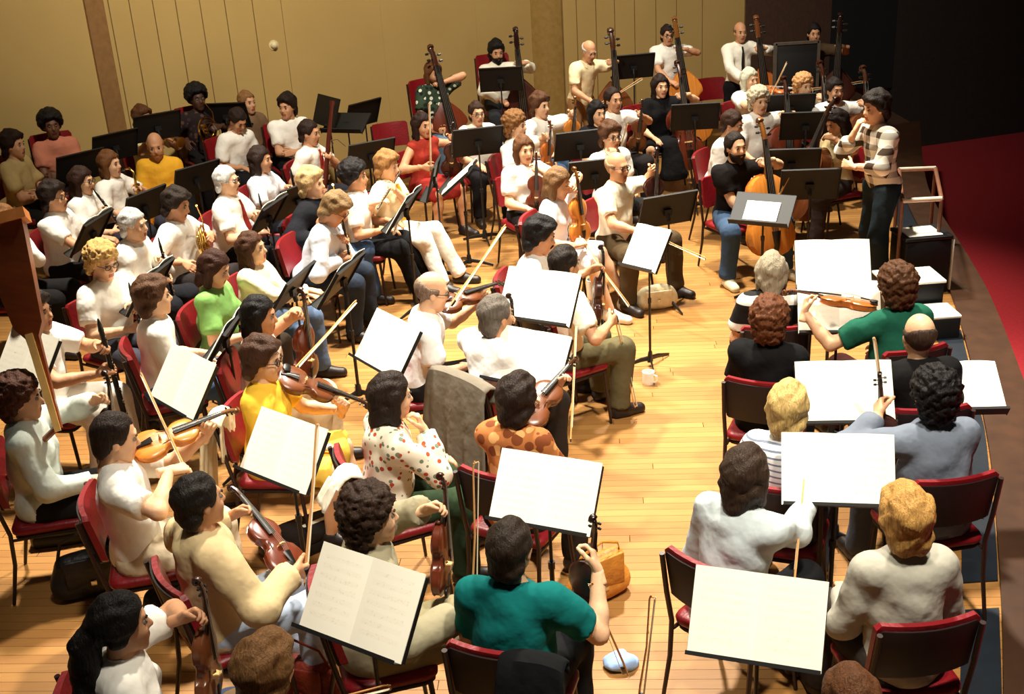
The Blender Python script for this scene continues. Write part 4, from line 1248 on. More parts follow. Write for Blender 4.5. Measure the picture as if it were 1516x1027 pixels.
# ---- music stands
def stand_t(h, tilt):
    key = ('stand', round(h, 2), tilt)
    if key in TEMPL: return TEMPL[key]
    BK = mat('stand_black', (11, 11, 12), .6, .1); PO = mat('stand_pole', (30, 28, 27), .4, .1)
    t = []
    a = math.radians(tilt)
    # desk frame: local x across, y up the desk, z towards the reader
    D = Matrix.Translation((0, 0, h)) @ Matrix(((0, math.sin(a) * -1, math.cos(a), 0), (1, 0, 0, 0), (0, math.cos(a), math.sin(a), 0), (0, 0, 0, 1)))
    m = MB(); m.box((0, 0, -.004), (.51, .33, .004), D); m.box((-.255, 0, -.012), (.004, .33, .02), D); m.box((.255, 0, -.012), (.004, .33, .02), D); m.box((0, .165, -.012), (.51, .004, .02), D)
    t.append(('desk', m.mesh('desk', BK, False)))
    m = MB(); m.box((0, -.167, .026), (.51, .004, .06), D); m.box((0, -.160, .055), (.51, .015, .003), D); t.append(('lip', m.mesh('lip', BK, False)))
    m = MB(); m.tube([(-.02, 0, h - .03), (-.035, 0, h - .09)], [.018, .018], 8); m.box((-.02, 0, h - .02), (.03, .07, .05)); t.append(('desk_joint', m.mesh('desk_joint', BK)))
    m = MB(); m.tube([(-.035, 0, h - .07), (-.035, 0, .42)], .009, 8); t.append(('upper_pole', m.mesh('upper_pole', PO)))
    m = MB(); m.tube([(-.035, 0, .55), (-.035, 0, .05)], [.013, .013], 8); m.tube([(-.035, 0, .56), (-.035, 0, .52)], .018, 8); t.append(('lower_pole', m.mesh('lower_pole', PO)))
    m = MB(); m.tube([(-.035, 0, .12), (-.035, 0, .035)], [.02, .03], 10); t.append(('hub', m.mesh('hub', PO)))
    for k in range(3):
        b = math.radians(60 + 120 * k); c, s = math.cos(b), math.sin(b)
        m = MB(); m.tube([(-.035, 0, .065), (-.035 + c * .10, s * .10, .05), (-.035 + c * .24, s * .24, .012)], [.022, .019, .012], 8, .5); t.append(('foot', m.mesh('foot', PO)))
    TEMPL[key] = t; TEMPL[('D',) + key] = D
    return t
def page_t(w, hgt, single=False):
    key = ('page', round(w, 2), round(hgt, 2), single)
    if key in TEMPL: return TEMPL[key]
    t = []
    for s in ((-1, 1) if not single else (1,)):
        m = MB(); rr = []
        for i in range(7):
            u = i / 6
            x = s * u * w / 2 if not single else (u - .5) * w
            z = .004 + (.014 * math.sin(math.pi * u) if not single else .003)
            rr.append([(x, -hgt / 2, z), (x, hgt / 2, z), (x, hgt / 2, z - .0035), (x, -hgt / 2, z - .0035)])
        if s < 0: rr = rr[::-1]
        m.rings(rr); t.append(('page', m.mesh('page', page_mat())))
    TEMPL[key] = t
    return t
def music_stand(pos, yaw, label, h=.96, tilt=36, sheet=None, pw=.51, ph=.345, wy=1.0):
    """yaw: the way the desk looks (towards its reader)"""
    hq = round(h / .03) * .03
    t = stand_t(hq, tilt); M = yawM((pos[0], pos[1], 0), yaw) @ Matrix.Diagonal((1, wy, 1, 1))
    inst(t, 'music_stand', M, label, 'music stand', 'black music stands')
    if sheet:
        D = TEMPL[('D', 'stand', round(hq, 2), tilt)]
        inst(page_t(pw, ph, pw < .3), 'sheet_music', M @ D @ Matrix.Translation((0, (ph - .33) / 2, .002)), sheet, 'sheet music', 'sheet music on stands')
def stand_px(l, r, label, sheet=None, back=False, zt=1.08, tilt=36, pw=None, ph=.345, wy=1.0):
    """place by the two upper desk corners at their real height"""
    a, b = P(l[0], l[1], zt), P(r[0], r[1], zt)
    d = (b - a); yaw = math.degrees(math.atan2(d.y, d.x)) - 90 + (180 if back else 0)
    h = zt - .165 * math.cos(math.radians(tilt))
    n = Vector((math.cos(math.radians(yaw)), math.sin(math.radians(yaw)), 0))
    c = (a + b) / 2 + n * (.165 * math.sin(math.radians(tilt)))
    music_stand(c, yaw, label, h, tilt, sheet, pw or .51, ph, wy)
# ------------------------------------------------------------------ the musicians
WH = (248, 244, 234); CR = (240, 228, 196); BLK = (16, 16, 18); JEAN = (58, 78, 104); KHA = (92, 84, 58)
DK = (34, 22, 16); BR = (88, 54, 30); LB = (150, 108, 62); BL = (208, 164, 98); GY = (170, 158, 140); NB = (20, 16, 16)
fig = figure
# --- near left: violins seen from behind or from the side
fig(180, 925, 18, 'woman with a long black ponytail', 'woman with a long black ponytail in a white blouse', WH, 'short', (60, 70, 90), 'ponytail', NB, 'tan', fem=True, size=.96, turn=8, lean=6,
    pose='violin_lap', vpos=(.34, .02, .66), vdir=(.05, .05, 1), wood='brown', bow=(.9, -.3, .2))
fig(395, 992, 60, 'brown-haired player at the lower edge', 'brown-haired player cut off by the lower edge of the view', (150, 120, 90), 'long', (60, 50, 40), 'thick', (112, 78, 46), fem=True, size=.97, lean=10, pose='rest', nochair=True)
fig(1258, 1040, 95, 'player behind the front right stand', 'player at the bottom right whose crown just shows', (90, 80, 70), 'long', (40, 40, 40), 'short', BR, lean=8, nochair=True)
fig(172, 648, 12, 'balding man in the white shirt', 'balding man in a white shirt playing the violin', WH, 'short', (222, 206, 176), 'recede', DK, 'light', turn=6, nod=14, lean=-2,
    pose='violin', vdir=(.93, .30, .12), wood='orange', bu=.26)
fig(32, 590, 12, 'auburn-haired woman in grey-green', 'auburn-haired woman in a pale grey-green shirt on a red chair', (206, 214, 204), 'long', (30, 28, 30), 'curly', (70, 38, 24), 'light', fem=True, size=.97, nod=4, lean=1,
    pose='violin_lap', vpos=(.40, .04, .64), wood='dark', bow=None)
fig(296, 742, 32, 'person in the beige jacket', 'dark-haired person in a beige jacket and pale blue jeans', (206, 182, 138), 'long', (186, 202, 226), 'short', (26, 20, 16), 'tan', lean=0, jacket=True, turn=6, legs='normal',
    pose='violin_lap', vpos=(.40, -.02, .64), vdir=(-.15, .7, .42), vn=(.3, -.2, 1), wood='red', bow=(.35, .30, .95), bpos=(.40, -.15, .72))
fig(550, 765, 14, 'curly-haired man in the grey jacket', 'curly dark-haired man in a grey jacket and khaki trousers', (150, 142, 116), 'long', (146, 136, 104), 'curly', (44, 28, 18), 'light', lean=6, jacket=True, turn=4, legs='close',
    pose='violin_lap', vpos=(.36, .10, .64), vdir=(.1, .15, 1), wood='red', bow=(.12, .15, 1), bpos=(.44, -.20, .72))
fig(756, 812, 72, 'person in the teal shirt', 'dark-haired person in a teal shirt seen from behind', (8, 100, 98), 'short', BLK, 'short', (38, 28, 20), 'light', lean=4, girth=1.08, turn=-8,
    pose='violin_lap', swap=True, vpos=(.34, -.20, .60), vdir=(.02, -.12, 1), wood='dark', bow=None, collar=False)
fig(766, 592, 60, 'person in the rust-brown blouse', 'dark-haired person in a mottled rust-brown blouse', floral_mat('rust_print', (176, 108, 58), ((120, 62, 30), (214, 160, 100)), 16, .5), 'short', (40, 34, 30), 'thick', (36, 24, 18), 'light', fem=True, size=.97, lean=8,
    pose='violin', vdir=(.9, -.1, .25), vpos=(.09, .02, .0), wood='brown', bow=0)
fig(580, 588, 22, 'woman in the floral blouse', 'dark-haired woman in a white floral blouse and dark green trousers', floral_mat('floral_white', (240, 230, 208), ((190, 80, 50), (120, 130, 110)), 26, .34), 'long', (40, 56, 36), 'bob', (34, 22, 16), 'light', fem=True, size=.98, lean=8, nod=2, hem=.36,
    pose='face', legs='normal', glasses=False)
fig(390, 533, 352, 'woman in the yellow dress', 'short-haired woman in glasses and a bright yellow dress', (246, 196, 62), 'short', (240, 200, 84), 'thick', (62, 38, 24), 'light', fem=True, glasses=True, size=.97, lean=3, nod=6, skirt=True,
    pose='violin', vdir=(.80, .30, -.50), wood='brown', bow=0)
fig(385, 468, 0, 'black-haired woman with a viola', 'black-haired woman in a pale pink top holding a viola', (226, 196, 176), 'none', (214, 190, 150), 'bob', NB, 'tan', fem=True, size=.95, lean=6, nod=4,
    pose='violin_lap', inst='viola', vpos=(.32, -.02, .66), vdir=(.05, 0, 1), wood='red', bow=None)
fig(640, 432, 8, 'bald man with glasses and violin', 'bald man in glasses and white T-shirt playing violin', (252, 250, 246), 'short', (30, 26, 26), 'bald', (120, 100, 84), 'light', glasses=True, lean=12, nod=10,
    pose='violin', vdir=(.85, .5, .0), wood='brown', bow=0)
fig(735, 468, 42, 'grey-haired man in front of the grey coat', 'grey-haired man in a white shirt with a coat behind', (252, 250, 246), 'short', (50, 44, 40), 'short', (92, 84, 76), 'tan', lean=8, girth=1.1, turn=-6,
    pose='violin_lap', wood='dark', bow=None)
fig(800, 350, 350, 'dark-haired man with a drooping moustache', 'dark-haired man with a drooping moustache in a white shirt', WH, 'long', (60, 50, 44), 'thick', NB, 'tan', tache=True, lean=10, nod=12, turn=6,
    pose='rest')
fig(836, 392, 30, 'man in khaki-green trousers', 'dark-haired man in a white shirt and khaki-green trousers', (246, 234, 206), 'short', KHA, 'short', (34, 26, 20), 'tan', lean=4, turn=8, nod=6, legs='normal',
    pose='violin_lap', vpos=(.34, .06, .64), vdir=(.1, 0, 1), wood='dark', bow=(.15, -.1, -1), bpos=(.34, -.18, .76))
fig(826, 272, 340, 'woman in the white dress', 'brown-haired woman in a short white dress with bare legs', (246, 246, 250), 'short', (246, 246, 250), 'bob', (112, 82, 52), 'light', fem=True, size=.98, lean=8, nod=10, skirt=True, legs='out', shoes=(240, 236, 226),
    pose='violin_lap', inst='viola', vpos=(.30, -.04, .64), vdir=(-.1, .1, 1), wood='orange', bow=(.6, -.4, -.55))
# --- right column, first desks, seen from behind
fig(1142, 402, 84, 'grey-haired player in a striped vest', 'grey-haired player in a dark and white striped top', stripe_mat('stripe_vest', (30, 28, 28), (236, 230, 216), 5.0, .72), 'short', BLK, 'bob', (150, 138, 116), 'light', fem=True, size=.95, lean=8, pose='rest')
fig(1140, 474, 66, 'player with curly brown hair in black', 'player with curly brown hair in a black top', (16, 15, 16), 'short', BLK, 'curly', (92, 52, 28), 'light', fem=True, size=.98, lean=0, pose='rest')
fig(1166, 606, 68, 'blond player in the striped blouse', 'blond player in a blue and white striped blouse', stripe_mat('stripe_blouse', (240, 240, 240), (120, 130, 150), 34, .7), 'short', (60, 60, 70), 'thick', (206, 160, 100), 'light', fem=True, size=.96, lean=8, pose='rest')
fig(1104, 702, 46, 'long-haired player in the pale blue shirt', 'long-haired player in a pale blue-grey shirt holding a bow', (196, 206, 208), 'long', (26, 26, 28), 'bob', (52, 38, 28), 'light', lean=10, turn=4,
    pose='reach', reach=(.50, .10, -.12))
fig(1326, 424, 104, 'curly-haired player in the green shirt', 'curly brown-haired player in a dark green shirt', (30, 92, 72), 'short', (60, 28, 24), 'curly', (80, 50, 28), 'light', lean=6, pose='violin', vdir=(.55, .83, .1), wood='amber', bow=0)
fig(1360, 498, 92, 'bald man in the black jacket', 'bald man in a black jacket with a white collar', (16, 15, 16), 'long', BLK, 'bald', (60, 44, 34), 'light', lean=6, jacket=True, pose='rest', collar_rgb=(240, 236, 226))
fig(1382, 585, 98, 'black-haired player in the denim shirt', 'black-haired player in a blue-grey denim shirt', (112, 120, 134), 'long', (90, 96, 108), 'curly', NB, 'tan', lean=8, girth=1.12, pose='violin_lap', wood='dark', bow=(0, .2, 1), bpos=(.38, .05, .70))
fig(1340, 768, 96, 'blond person in the grey sweater', 'short-haired blond person in a light grey sweater', (172, 168, 154), 'long', (50, 44, 40), 'thick', (176, 132, 72), 'light', lean=6, turn=-4, pose='rest')
# --- winds on the left
fig(20, 215, 350, 'man in the tan shirt by the wall', 'dark-haired man in a tan short-sleeved shirt by the wall', (196, 168, 112), 'short', (30, 26, 24), 'thick', (40, 26, 18), 'tan', zs=.72, pose='cross', lean=4)
fig(76, 186, 300, 'man in the salmon-pink shirt', 'man with a round afro in a salmon-pink shirt', (206, 128, 100), 'short', (34, 26, 26), 'afro', (22, 15, 12), 'brown', zs=.74, pose='cross', lean=2)
fig(122, 268, 350, 'long-haired woman in white', 'long-haired woman in a white blouse among the winds', WH, 'short', (40, 40, 50), 'long', (48, 28, 18), 'light', fem=True, size=.96, pose='oboe', nod=4, glasses=True)
fig(163, 243, 345, 'brown-haired player with saxophone', 'brown-haired player in a white shirt holding a saxophone', WH, 'short', (50, 50, 60), 'bob', (104, 66, 36), 'light', pose='sax', size=.97)
fig(80, 292, 352, 'dark-haired man in dark-rimmed glasses', 'dark-haired man in dark-rimmed glasses and a white shirt', WH, 'short', (26, 24, 24), 'thick', (34, 22, 16), 'tan', glasses=True, girth=1.1, pose='write')
fig(8, 326, 350, 'flute player at the left edge', 'brown-haired flute player in glasses at the left edge', WH, 'long', (26, 24, 24), 'short', (120, 80, 44), 'tan', glasses=True, pose='flute', nod=4)
fig(230, 216, 285, 'man in the yellow shirt', 'balding bearded man in a golden yellow shirt', (238, 176, 50), 'long', (60, 40, 30), 'bald', (150, 96, 52), 'tan', beard=True, nod=10, pose='rest')
fig(212, 176, 320, 'player hidden behind a black stand', 'brown-haired player mostly hidden behind a tall black stand', (210, 196, 150), 'short', (40, 40, 40), 'thick', BR, 'tan', pose='trumpet', zs=.60)
fig(292, 146, 305, 'player with a black afro', 'player with a black afro in a dark print shirt', floral_mat('dark_print', (34, 24, 24), ((80, 54, 46), (52, 38, 40)), 18, .35), 'short', (24, 20, 20), 'afro', (16, 12, 12), 'dark', zs=.74, pose='horn')
fig(366, 152, 320, 'brown-haired player by the wall', 'brown-haired player half hidden close to the wall', (120, 92, 66), 'long', (40, 36, 34), 'short', (130, 92, 54), 'tan', zs=.60, pose='rest')
fig(352, 178, 318, 'man in white looking down', 'dark-haired man in a white shirt looking down at his stand', WH, 'short', (26, 24, 28), 'short', (40, 28, 22), 'tan', nod=30, lean=16, zs=.60, pose='rest')
fig(425, 158, 300, 'man in white turned aside', 'dark-haired man in a white shirt turning his head aside', WH, 'short', (22, 22, 24), 'thick', (34, 22, 18), 'tan', turn=-52, lean=10, zs=.62, beard=False, pose='cross')
fig(458, 197, 345, 'bassoon player with a red scarf', 'dark-haired bassoon player in white with a red scarf', WH, 'short', (40, 40, 48), 'short', (40, 26, 20), 'tan', tie=(160, 50, 40), nod=6, pose='bassoon')
fig(386, 237, 350, 'dark-haired clarinettist', 'dark-haired clarinettist in a pale blue-white blouse', (236, 240, 246), 'short', (40, 44, 56), 'bob', (40, 26, 20), 'tan', fem=True, size=.96, pose='clarinet_lap')
fig(336, 268, 348, 'white-haired man with a red tie', 'stout white-haired man in a white shirt and red tie', WH, 'short', (24, 24, 28), 'short', (232, 222, 202), 'light', girth=1.22, glasses=True, tie=(130, 40, 34), pose='oboe_lap')
fig(262, 303, 345, 'dark-haired man holding a horn', 'dark-haired man in a white open shirt holding a horn', WH, 'short', (46, 40, 40), 'thick', (40, 30, 24), 'tan', nod=16, beard=False, girth=1.08, pose='horn')
fig(198, 333, 348, 'white-haired man beside the curly blond', 'white-haired man in a loose white shirt playing oboe', WH, 'long', (30, 30, 36), 'short', (236, 232, 222), 'light', lean=12, pose='oboe_lap')
fig(152, 388, 325, 'curly blond player', 'curly blond player in glasses and white holding a clarinet', WH, 'short', (60, 60, 70), 'curly', (196, 152, 92), 'light', glasses=True, fem=True, nod=14, pose='clarinet_lap')
fig(52, 462, 350, 'clarinettist in white trousers', 'clarinettist in a white shirt and white trousers', WH, 'short', (238, 232, 220), 'thick', DK, 'tan', pose='bass_clarinet_lap', pdir=(.08, -.02, -1), legs='normal')
fig(374, 368, 350, 'long-haired woman in a white shirt', 'long brown-haired woman in a loose white shirt', (248, 236, 206), 'long', (90, 110, 140), 'long', (70, 42, 26), 'light', fem=True, size=.92, nod=-4, pose='write')
fig(318, 398, 352, 'woman in the green T-shirt', 'dark-haired woman in a green T-shirt looking at her lap', (128, 176, 96), 'short', (70, 60, 50), 'bob', (58, 32, 22), 'light', fem=True, size=.97, nod=20, pose='flute_lap')
fig(228, 440, 20, 'brown-haired man seen from behind in white', 'brown-haired man in a white shirt on a red chair', WH, 'short', (80, 110, 150), 'thick', (82, 54, 34), 'light', turn=4, pose='rest')
fig(497, 310, 350, 'man in the pale blue shirt', 'grey-brown-haired man in a pale blue shirt looking down', (222, 232, 246), 'long', (40, 48, 62), 'thick', (124, 98, 66), 'tan', glasses=True, nod=28, lean=26, pose='oboe_lap')
fig(526, 262, 354, 'black-haired flautist in a white blouse', 'black-haired woman in a white blouse with black trousers', WH, 'short', (18, 18, 20), 'afro', NB, 'tan', fem=True, size=.97, pose='flute_lap', legs='out')
fig(574, 246, 340, 'flautist with white trousers', 'light-brown-haired flautist with a yellow scarf and white trousers', (246, 232, 190), 'short', (240, 234, 222), 'thick', (136, 96, 54), 'light', fem=True, size=.97, tie=(238, 190, 60), pose='flute', legs='out', nod=8)
fig(462, 272, 345, 'fair-haired player in a dark jacket', 'fair-haired player in a dark jacket and blue jeans', (26, 26, 32), 'long', (70, 92, 124), 'thick', (178, 150, 104), 'light', pose='horn', jacket=True)
# --- middle back
fig(776, 222, 295, 'woman in a loose white shawl blouse', 'smiling woman in a loose white shawl blouse with violin', WH, 'short', (30, 26, 26), 'bob', (90, 58, 34), 'light', fem=True, size=.97, pose='violin_lap', vpos=(.28, -.02, .60), vdir=(.0, .05, 1), wood='red', bow=None, girth=1.08)
fig(764, 186, 335, 'curly-haired player in cream trousers', 'curly brown-haired player in white with cream trousers', WH, 'short', (232, 216, 180), 'curly', (128, 88, 50), 'light', legs='out', pose='violin_lap', wood='amber', bow=(.8, -.2, -.3))
fig(800, 157, 315, 'brown-haired violist in jeans', 'brown-haired violist in a white shirt and blue jeans', WH, 'short', JEAN, 'thick', (84, 54, 34), 'light', legs='out', pose='violin_lap', inst='viola', vpos=(.3, .16, .62), wood='orange', bow=(.7, -.5, -.5))
fig(706, 168, 290, 'bespectacled woman behind a stand', 'woman in glasses and a white shirt behind a stand', WH, 'short', (30, 30, 34), 'short', (56, 38, 26), 'light', fem=True, size=.96, glasses=True, pose='rest')
fig(626, 186, 310, 'woman in the red dress', 'dark-haired woman in a dark red sleeveless dress', (160, 52, 40), 'none', (150, 44, 38), 'long', (40, 24, 20), 'tan', fem=True, size=.97, skirt=True, pose='violin_lap', wood='dark', bow=(.1, .0, 1), bpos=(.38, -.20, .78))
fig(642, 108, 305, 'bassist in the floral shirt', 'bearded bassist in a dark floral shirt sitting on a stool', floral_mat('dark_floral', (50, 66, 50), ((224, 226, 206), (28, 34, 30)), 20, .42), 'short', (90, 116, 140), 'bob', (96, 60, 34), 'tan', beard=True, zs=.76, nod=10, pose='bass', vpos=(.42, .06, .17), vdir=(-.24, -.06, 1), wood='red', bow=(.05, .1, -1))
fig(735, 77, 285, 'bearded bassist in white', 'black-bearded bassist in a white shirt behind a stand', (248, 240, 220), 'long', (44, 46, 50), 'thick', NB, 'tan', beard=True, zs=.80, nod=10, pose='bass', vpos=(.38, .26, .17), vdir=(-.02, -.05, 1), wood='dark', bow=0)
fig(872, 76, 300, 'grey-haired stooping bassist', 'grey-haired bassist in a white shirt stooping over his bass', (246, 226, 180), 'short', (150, 110, 70), 'bald', (170, 160, 150), 'tan', stand=True, size=.94, lean=20, nod=14, pose='bass', vpos=(.46, .22, .17), vdir=(-.05, -.02, 1), wood='brown', bow=(.4, .9, .5))
fig(988, 52, 280, 'bespectacled bassist in a white polo', 'bassist in glasses and white polo with an orange bass', WH, 'short', (60, 50, 40), 'short', (36, 24, 20), 'tan', glasses=True, stand=True, size=.92, lean=6, pose='bass', vpos=(.44, .22, .17), vdir=(-.12, -.12, 1), wood='orange', bow=0)
fig(1096, 48, 280, 'bald bassist with a black tie', 'bald bassist in a white shirt and black tie', (250, 244, 228), 'long', (20, 20, 24), 'bald', (110, 80, 56), 'tan', tie=(20, 20, 22), stand=True, size=.93, lean=4, pose='bass', vpos=(.44, .28, .17), vdir=(-.06, -.13, 1), wood='amber', bow=0)
fig(1205, 50, 270, 'bassist in the brown shirt', 'bassist in a dark brown shirt behind a black screen', (84, 66, 46), 'short', (24, 22, 22), 'short', (24, 16, 14), 'tan', stand=True, size=.92, lean=8, pose='bass', vpos=(.42, .22, .17), vdir=(-.06, .02, 1), wood='dark', bow=(.1, .9, .1))
fig(978, 128, 285, 'woman in the black dress', 'long dark-haired woman in a black dress with a cello', (16, 15, 17), 'short', (16, 15, 17), 'long', (34, 22, 18), 'light', fem=True, size=.97, skirt=True, longskirt=True, legs='wide', pose='cello', wood='red', bow=0, vpos=(.46, .16, .24), vdir=(-.25, -.02, 1))
fig(884, 168, 300, 'round-faced woman in black', 'round-faced woman with black hair in a dark top', (24, 22, 26), 'short', BLK, 'bob', NB, 'light', fem=True, size=.95, pose='rest')
fig(908, 148, 300, 'dark-haired man in white behind her', 'dark-haired man in white behind the round-faced woman', WH, 'short', (40, 36, 36), 'recede', (40, 26, 20), 'tan', pose='violin_lap', wood='brown', bow=(.6, -.3, .5))
fig(904, 202, 300, 'person in glasses with raised hand', 'brown-haired person in glasses raising a hand to the face', WH, 'short', (30, 30, 30), 'thick', (80, 52, 34), 'light', glasses=True, pose='face')
fig(914, 248, 312, 'bald violist in brown trousers', 'bald violist in glasses with white shirt and brown trousers', (250, 240, 212), 'short', (72, 58, 38), 'bald', (150, 120, 90), 'tan', glasses=True, girth=1.06, pose='violin_lap', inst='viola', vpos=(.24, .22, .66), vdir=(.0, .12, 1), wood='dark', bow=(.9, -.1, -.1), bpos=(.44, -.06, .68), legs='wide')
fig(1110, 118, 300, 'white-haired violist at the back', 'white-haired player in white holding a viola and bow', WH, 'short', (40, 40, 40), 'bob', (214, 200, 168), 'light', fem=True, size=.95, pose='violin', bu=.2, wood='amber')
fig(1124, 150, 285, 'grey-haired cellist', 'grey-haired cellist in a loose white shirt', WH, 'short', (40, 40, 44), 'curly', (190, 176, 150), 'light', girth=1.1, legs='wide', pose='cello', wood='red', bow=0, vpos=(.5, .10, .24))
fig(1084, 184, 330, 'man in white behind the bearded cellist', 'dark-haired man in white behind the bearded cellist', WH, 'short', (50, 50, 56), 'short', (56, 36, 26), 'tan', nod=10, lean=12, pose='rest')
fig(1089, 218, 292, 'bearded cellist in the black T-shirt', 'bearded cellist in a black T-shirt and rolled jeans', (22, 18, 18), 'short', JEAN, 'recede', (30, 20, 16), 'light', beard=True, legs='wide', shoes=(226, 214, 180), pose='cello', wood='orange', vpos=(.50, .12, .24), vdir=(-.28, .02, 1), bow=(.3, .3, 1), vy=-.1)
fig(1190, 128, 290, 'blond woman behind the stands', 'blond woman almost hidden behind two black stands', (200, 180, 150), 'short', (40, 40, 40), 'curly', (196, 140, 92), 'light', fem=True, size=.95, pose='cello', wood='red', legs='wide')
fig(1236, 134, 285, 'dark-haired cellist near the wings', 'dark-haired cellist in white near the dark wings', WH, 'short', (30, 30, 34), 'short', (30, 20, 18), 'tan', pose='cello', wood='brown', legs='wide', vpos=(.5, .14, .24))
fig(1238, 182, 200, 'long-haired woman by the conductor', 'dark long-haired woman in a beige top beside the conductor', (206, 184, 136), 'short', (50, 40, 36), 'long', (36, 24, 20), 'tan', fem=True, size=.95, nod=20, pose='cello', bow=0, wood='brown', legs='wide')
fig(1296, 160, 196, 'standing person in the plaid shirt', 'standing dark-haired person in a brown and white plaid shirt', plaid_mat(), 'rolled', (34, 46, 54), 'thick', (34, 26, 22), 'light', stand=True, pose='face', lean=10, hem=.84, nod=4, size=.98)
# ------------------------------------------------------------------ chairs
for M, who, lab, cz in CHAIRS:
    if cz > .03:
        M = M @ Matrix.Translation((0, 0, 0)) @ Matrix.Diagonal((1, 1, (.45 + cz) / .45, 1))
    chair_at(M, lab or 'red padded chair under the ' + who)
def free_chair(px, py, face, label, z=.84):
    """px, py: middle of the top of the backrest"""
    p = P(px, py, z); a = math.radians(face)
    chair_at(yawM((p.x + .26 * math.cos(a), p.y + .26 * math.sin(a), 0), face), label)
free_chair(575, 184, 290, 'empty red chair against the beige wall')
free_chair(1048, 118, 282, 'empty red chair between the two right-hand bassists')
free_chair(940, 158, 300, 'empty red chair left of the woman in black')
free_chair(838, 102, 300, 'red chair behind the stooping bassist')

# ------------------------------------------------------------------ stands with music
stand_px((490, 808), (618, 850), 'music stand behind the curly-haired man in grey', 'open white music below the curly-haired man in grey', zt=1.22)
stand_px((397, 612), (476, 640), 'music stand before the person in the beige jacket', 'open white music before the person in the beige jacket')
stand_px((258, 515), (318, 545), 'music stand before the balding violinist', 'open white music above the balding violinist')
stand_px((565, 465), (615, 490), 'music stand before the woman in yellow', 'white music left of the bald man with glasses')
stand_px((742, 487), (842, 505), 'music stand before the rust-brown blouse', 'large white music above the rust-brown blouse')
stand_px((765, 397), (848, 407), 'music stand behind the grey coat', 'white music in front of the moustached man', zt=1.28)
stand_px((940, 335), (997, 347), 'music stand alone on the open floor with a tripod foot', 'white music on the stand in the open floor', pw=.51, wy=.62)
stand_px((750, 672), (885, 693), 'music stand before the teal shirt', 'open white music before the teal shirt')
stand_px((1035, 845), (1222, 870), 'nearest music stand at the front right', 'open printed music nearest the camera at the right', ph=.34)
stand_px((1152, 648), (1328, 652), 'music stand before the pale blue shirt', 'wide open music before the pale blue shirt', pw=.52)
stand_px((1175, 543), (1320, 540), 'music stand before the blond player and denim shirt', 'open white music between the blond player and denim shirt')
stand_px((1180, 423), (1302, 422), 'music stand before the player in black and the bald man', 'open white music beside the curly player in black')
stand_px((1180, 362), (1283, 360), 'music stand farthest up the right column', 'open white music farthest up the right column')
stand_px((1345, 541), (1466, 538), 'low music stand over the stage edge', 'white papers on the low stand over the stage edge', tilt=58, zt=.9)
stand_px((1108, 283), (1163, 287), 'music stand before the bearded cellist', 'single white sheet before the bearded cellist', tilt=52, zt=.92, pw=.29, ph=.24)
stand_px((28, 488), (80, 505), 'music stand at the far left behind the wooden frame', 'white music at the far left edge')
# seen from the back
BS = [((713, 100), (767, 97), 1.36, 'black music stand before the bearded bassist'), ((910, 84), (968, 79), 1.40, 'black music stand before the stooping bassist'),
      ((680, 192), (735, 186), 1.2, 'black music stand before the woman in glasses'), ((830, 197), (890, 190), 1.2, 'black music stand before the round-faced woman'),
      ((858, 237), (906, 232), 1.12, 'black music stand behind the bald violist'), ((1003, 156), (1057, 153), 1.16, 'black music stand before the woman in the black dress'),
      ((1143, 142), (1202, 139), 1.16, 'black music stand before the blond woman'), ((1165, 168), (1225, 166), 1.16, 'black music stand before the grey-haired cellist'),
      ((1138, 221), (1210, 219), 1.08, 'black music stand right of the bearded cellist'), ((1160, 250), (1243, 247), 1.06, 'black music stand beside the plaid-shirted person'),
      ((962, 292), (1022, 282), 1.02, 'slanted black music stand before the bald violist'), ((525, 212), (575, 203), 1.12, 'black music stand before the red-scarfed bassoonist'),
      ((522, 153), (557, 144), 1.15, 'black music stand against the bare beige wall'), ((205, 172), (258, 163), 1.38, 'black music stand hiding a brown-haired player'),
      ((302, 152), (358, 150), 1.33, 'black music stand beside the black afro'), ((145, 203), (195, 192), 1.28, 'black music stand right of the salmon shirt'),
      ((97, 232), (140, 222), 1.22, 'black music stand below the salmon shirt'), ((268, 250), (315, 237), 1.14, 'black music stand before the yellow shirt'),
      ((192, 290), (238, 272), 1.12, 'black music stand before the saxophone player'), ((412, 284), (474, 262), 1.02, 'black music stand behind the pale blue shirt')]
for l, r, z, lab in BS:
    stand_px(l, r, lab, None, True, z, 22)
def edge_stand(px, py, yaw, label, sheet=None, z=.95, tilt=34):
    music_stand(P(px, py, z), yaw, label, z, tilt, sheet)
edge_stand(640, 262, 175, 'upright black music stand at the aisle', z=1.0, tilt=16)
edge_stand(598, 312, 167, 'black music stand before the black-haired flautist', 'white music before the black-haired flautist')
edge_stand(505, 415, 163, 'black music stand before the man in pale blue', 'white music before the man in pale blue')
edge_stand(395, 322, 165, 'black music stand before the white-haired man with tie', 'white music before the white-haired man with tie')
edge_stand(222, 425, 170, 'black music stand before the curly blond player', 'white music before the curly blond player')
edge_stand(330, 505, 175, 'black music stand before the woman in green', 'white music before the woman in green')
edge_stand(135, 345, 170, 'black music stand before the dark-haired man in glasses', 'white music before the dark-haired man in glasses')
edge_stand(482, 165, 215, 'small black stand by the beige wall', z=1.1, tilt=20)
edge_stand(512, 180, 250, 'flat black stand by the beige wall', None, 1.0, 60)
edge_stand(680, 262, 170, 'black music stand standing free in the aisle', 'white sheets on the free stand in the aisle', z=.9, tilt=50)
edge_stand(430, 430, 165, 'black music stand before the long-haired woman in white')

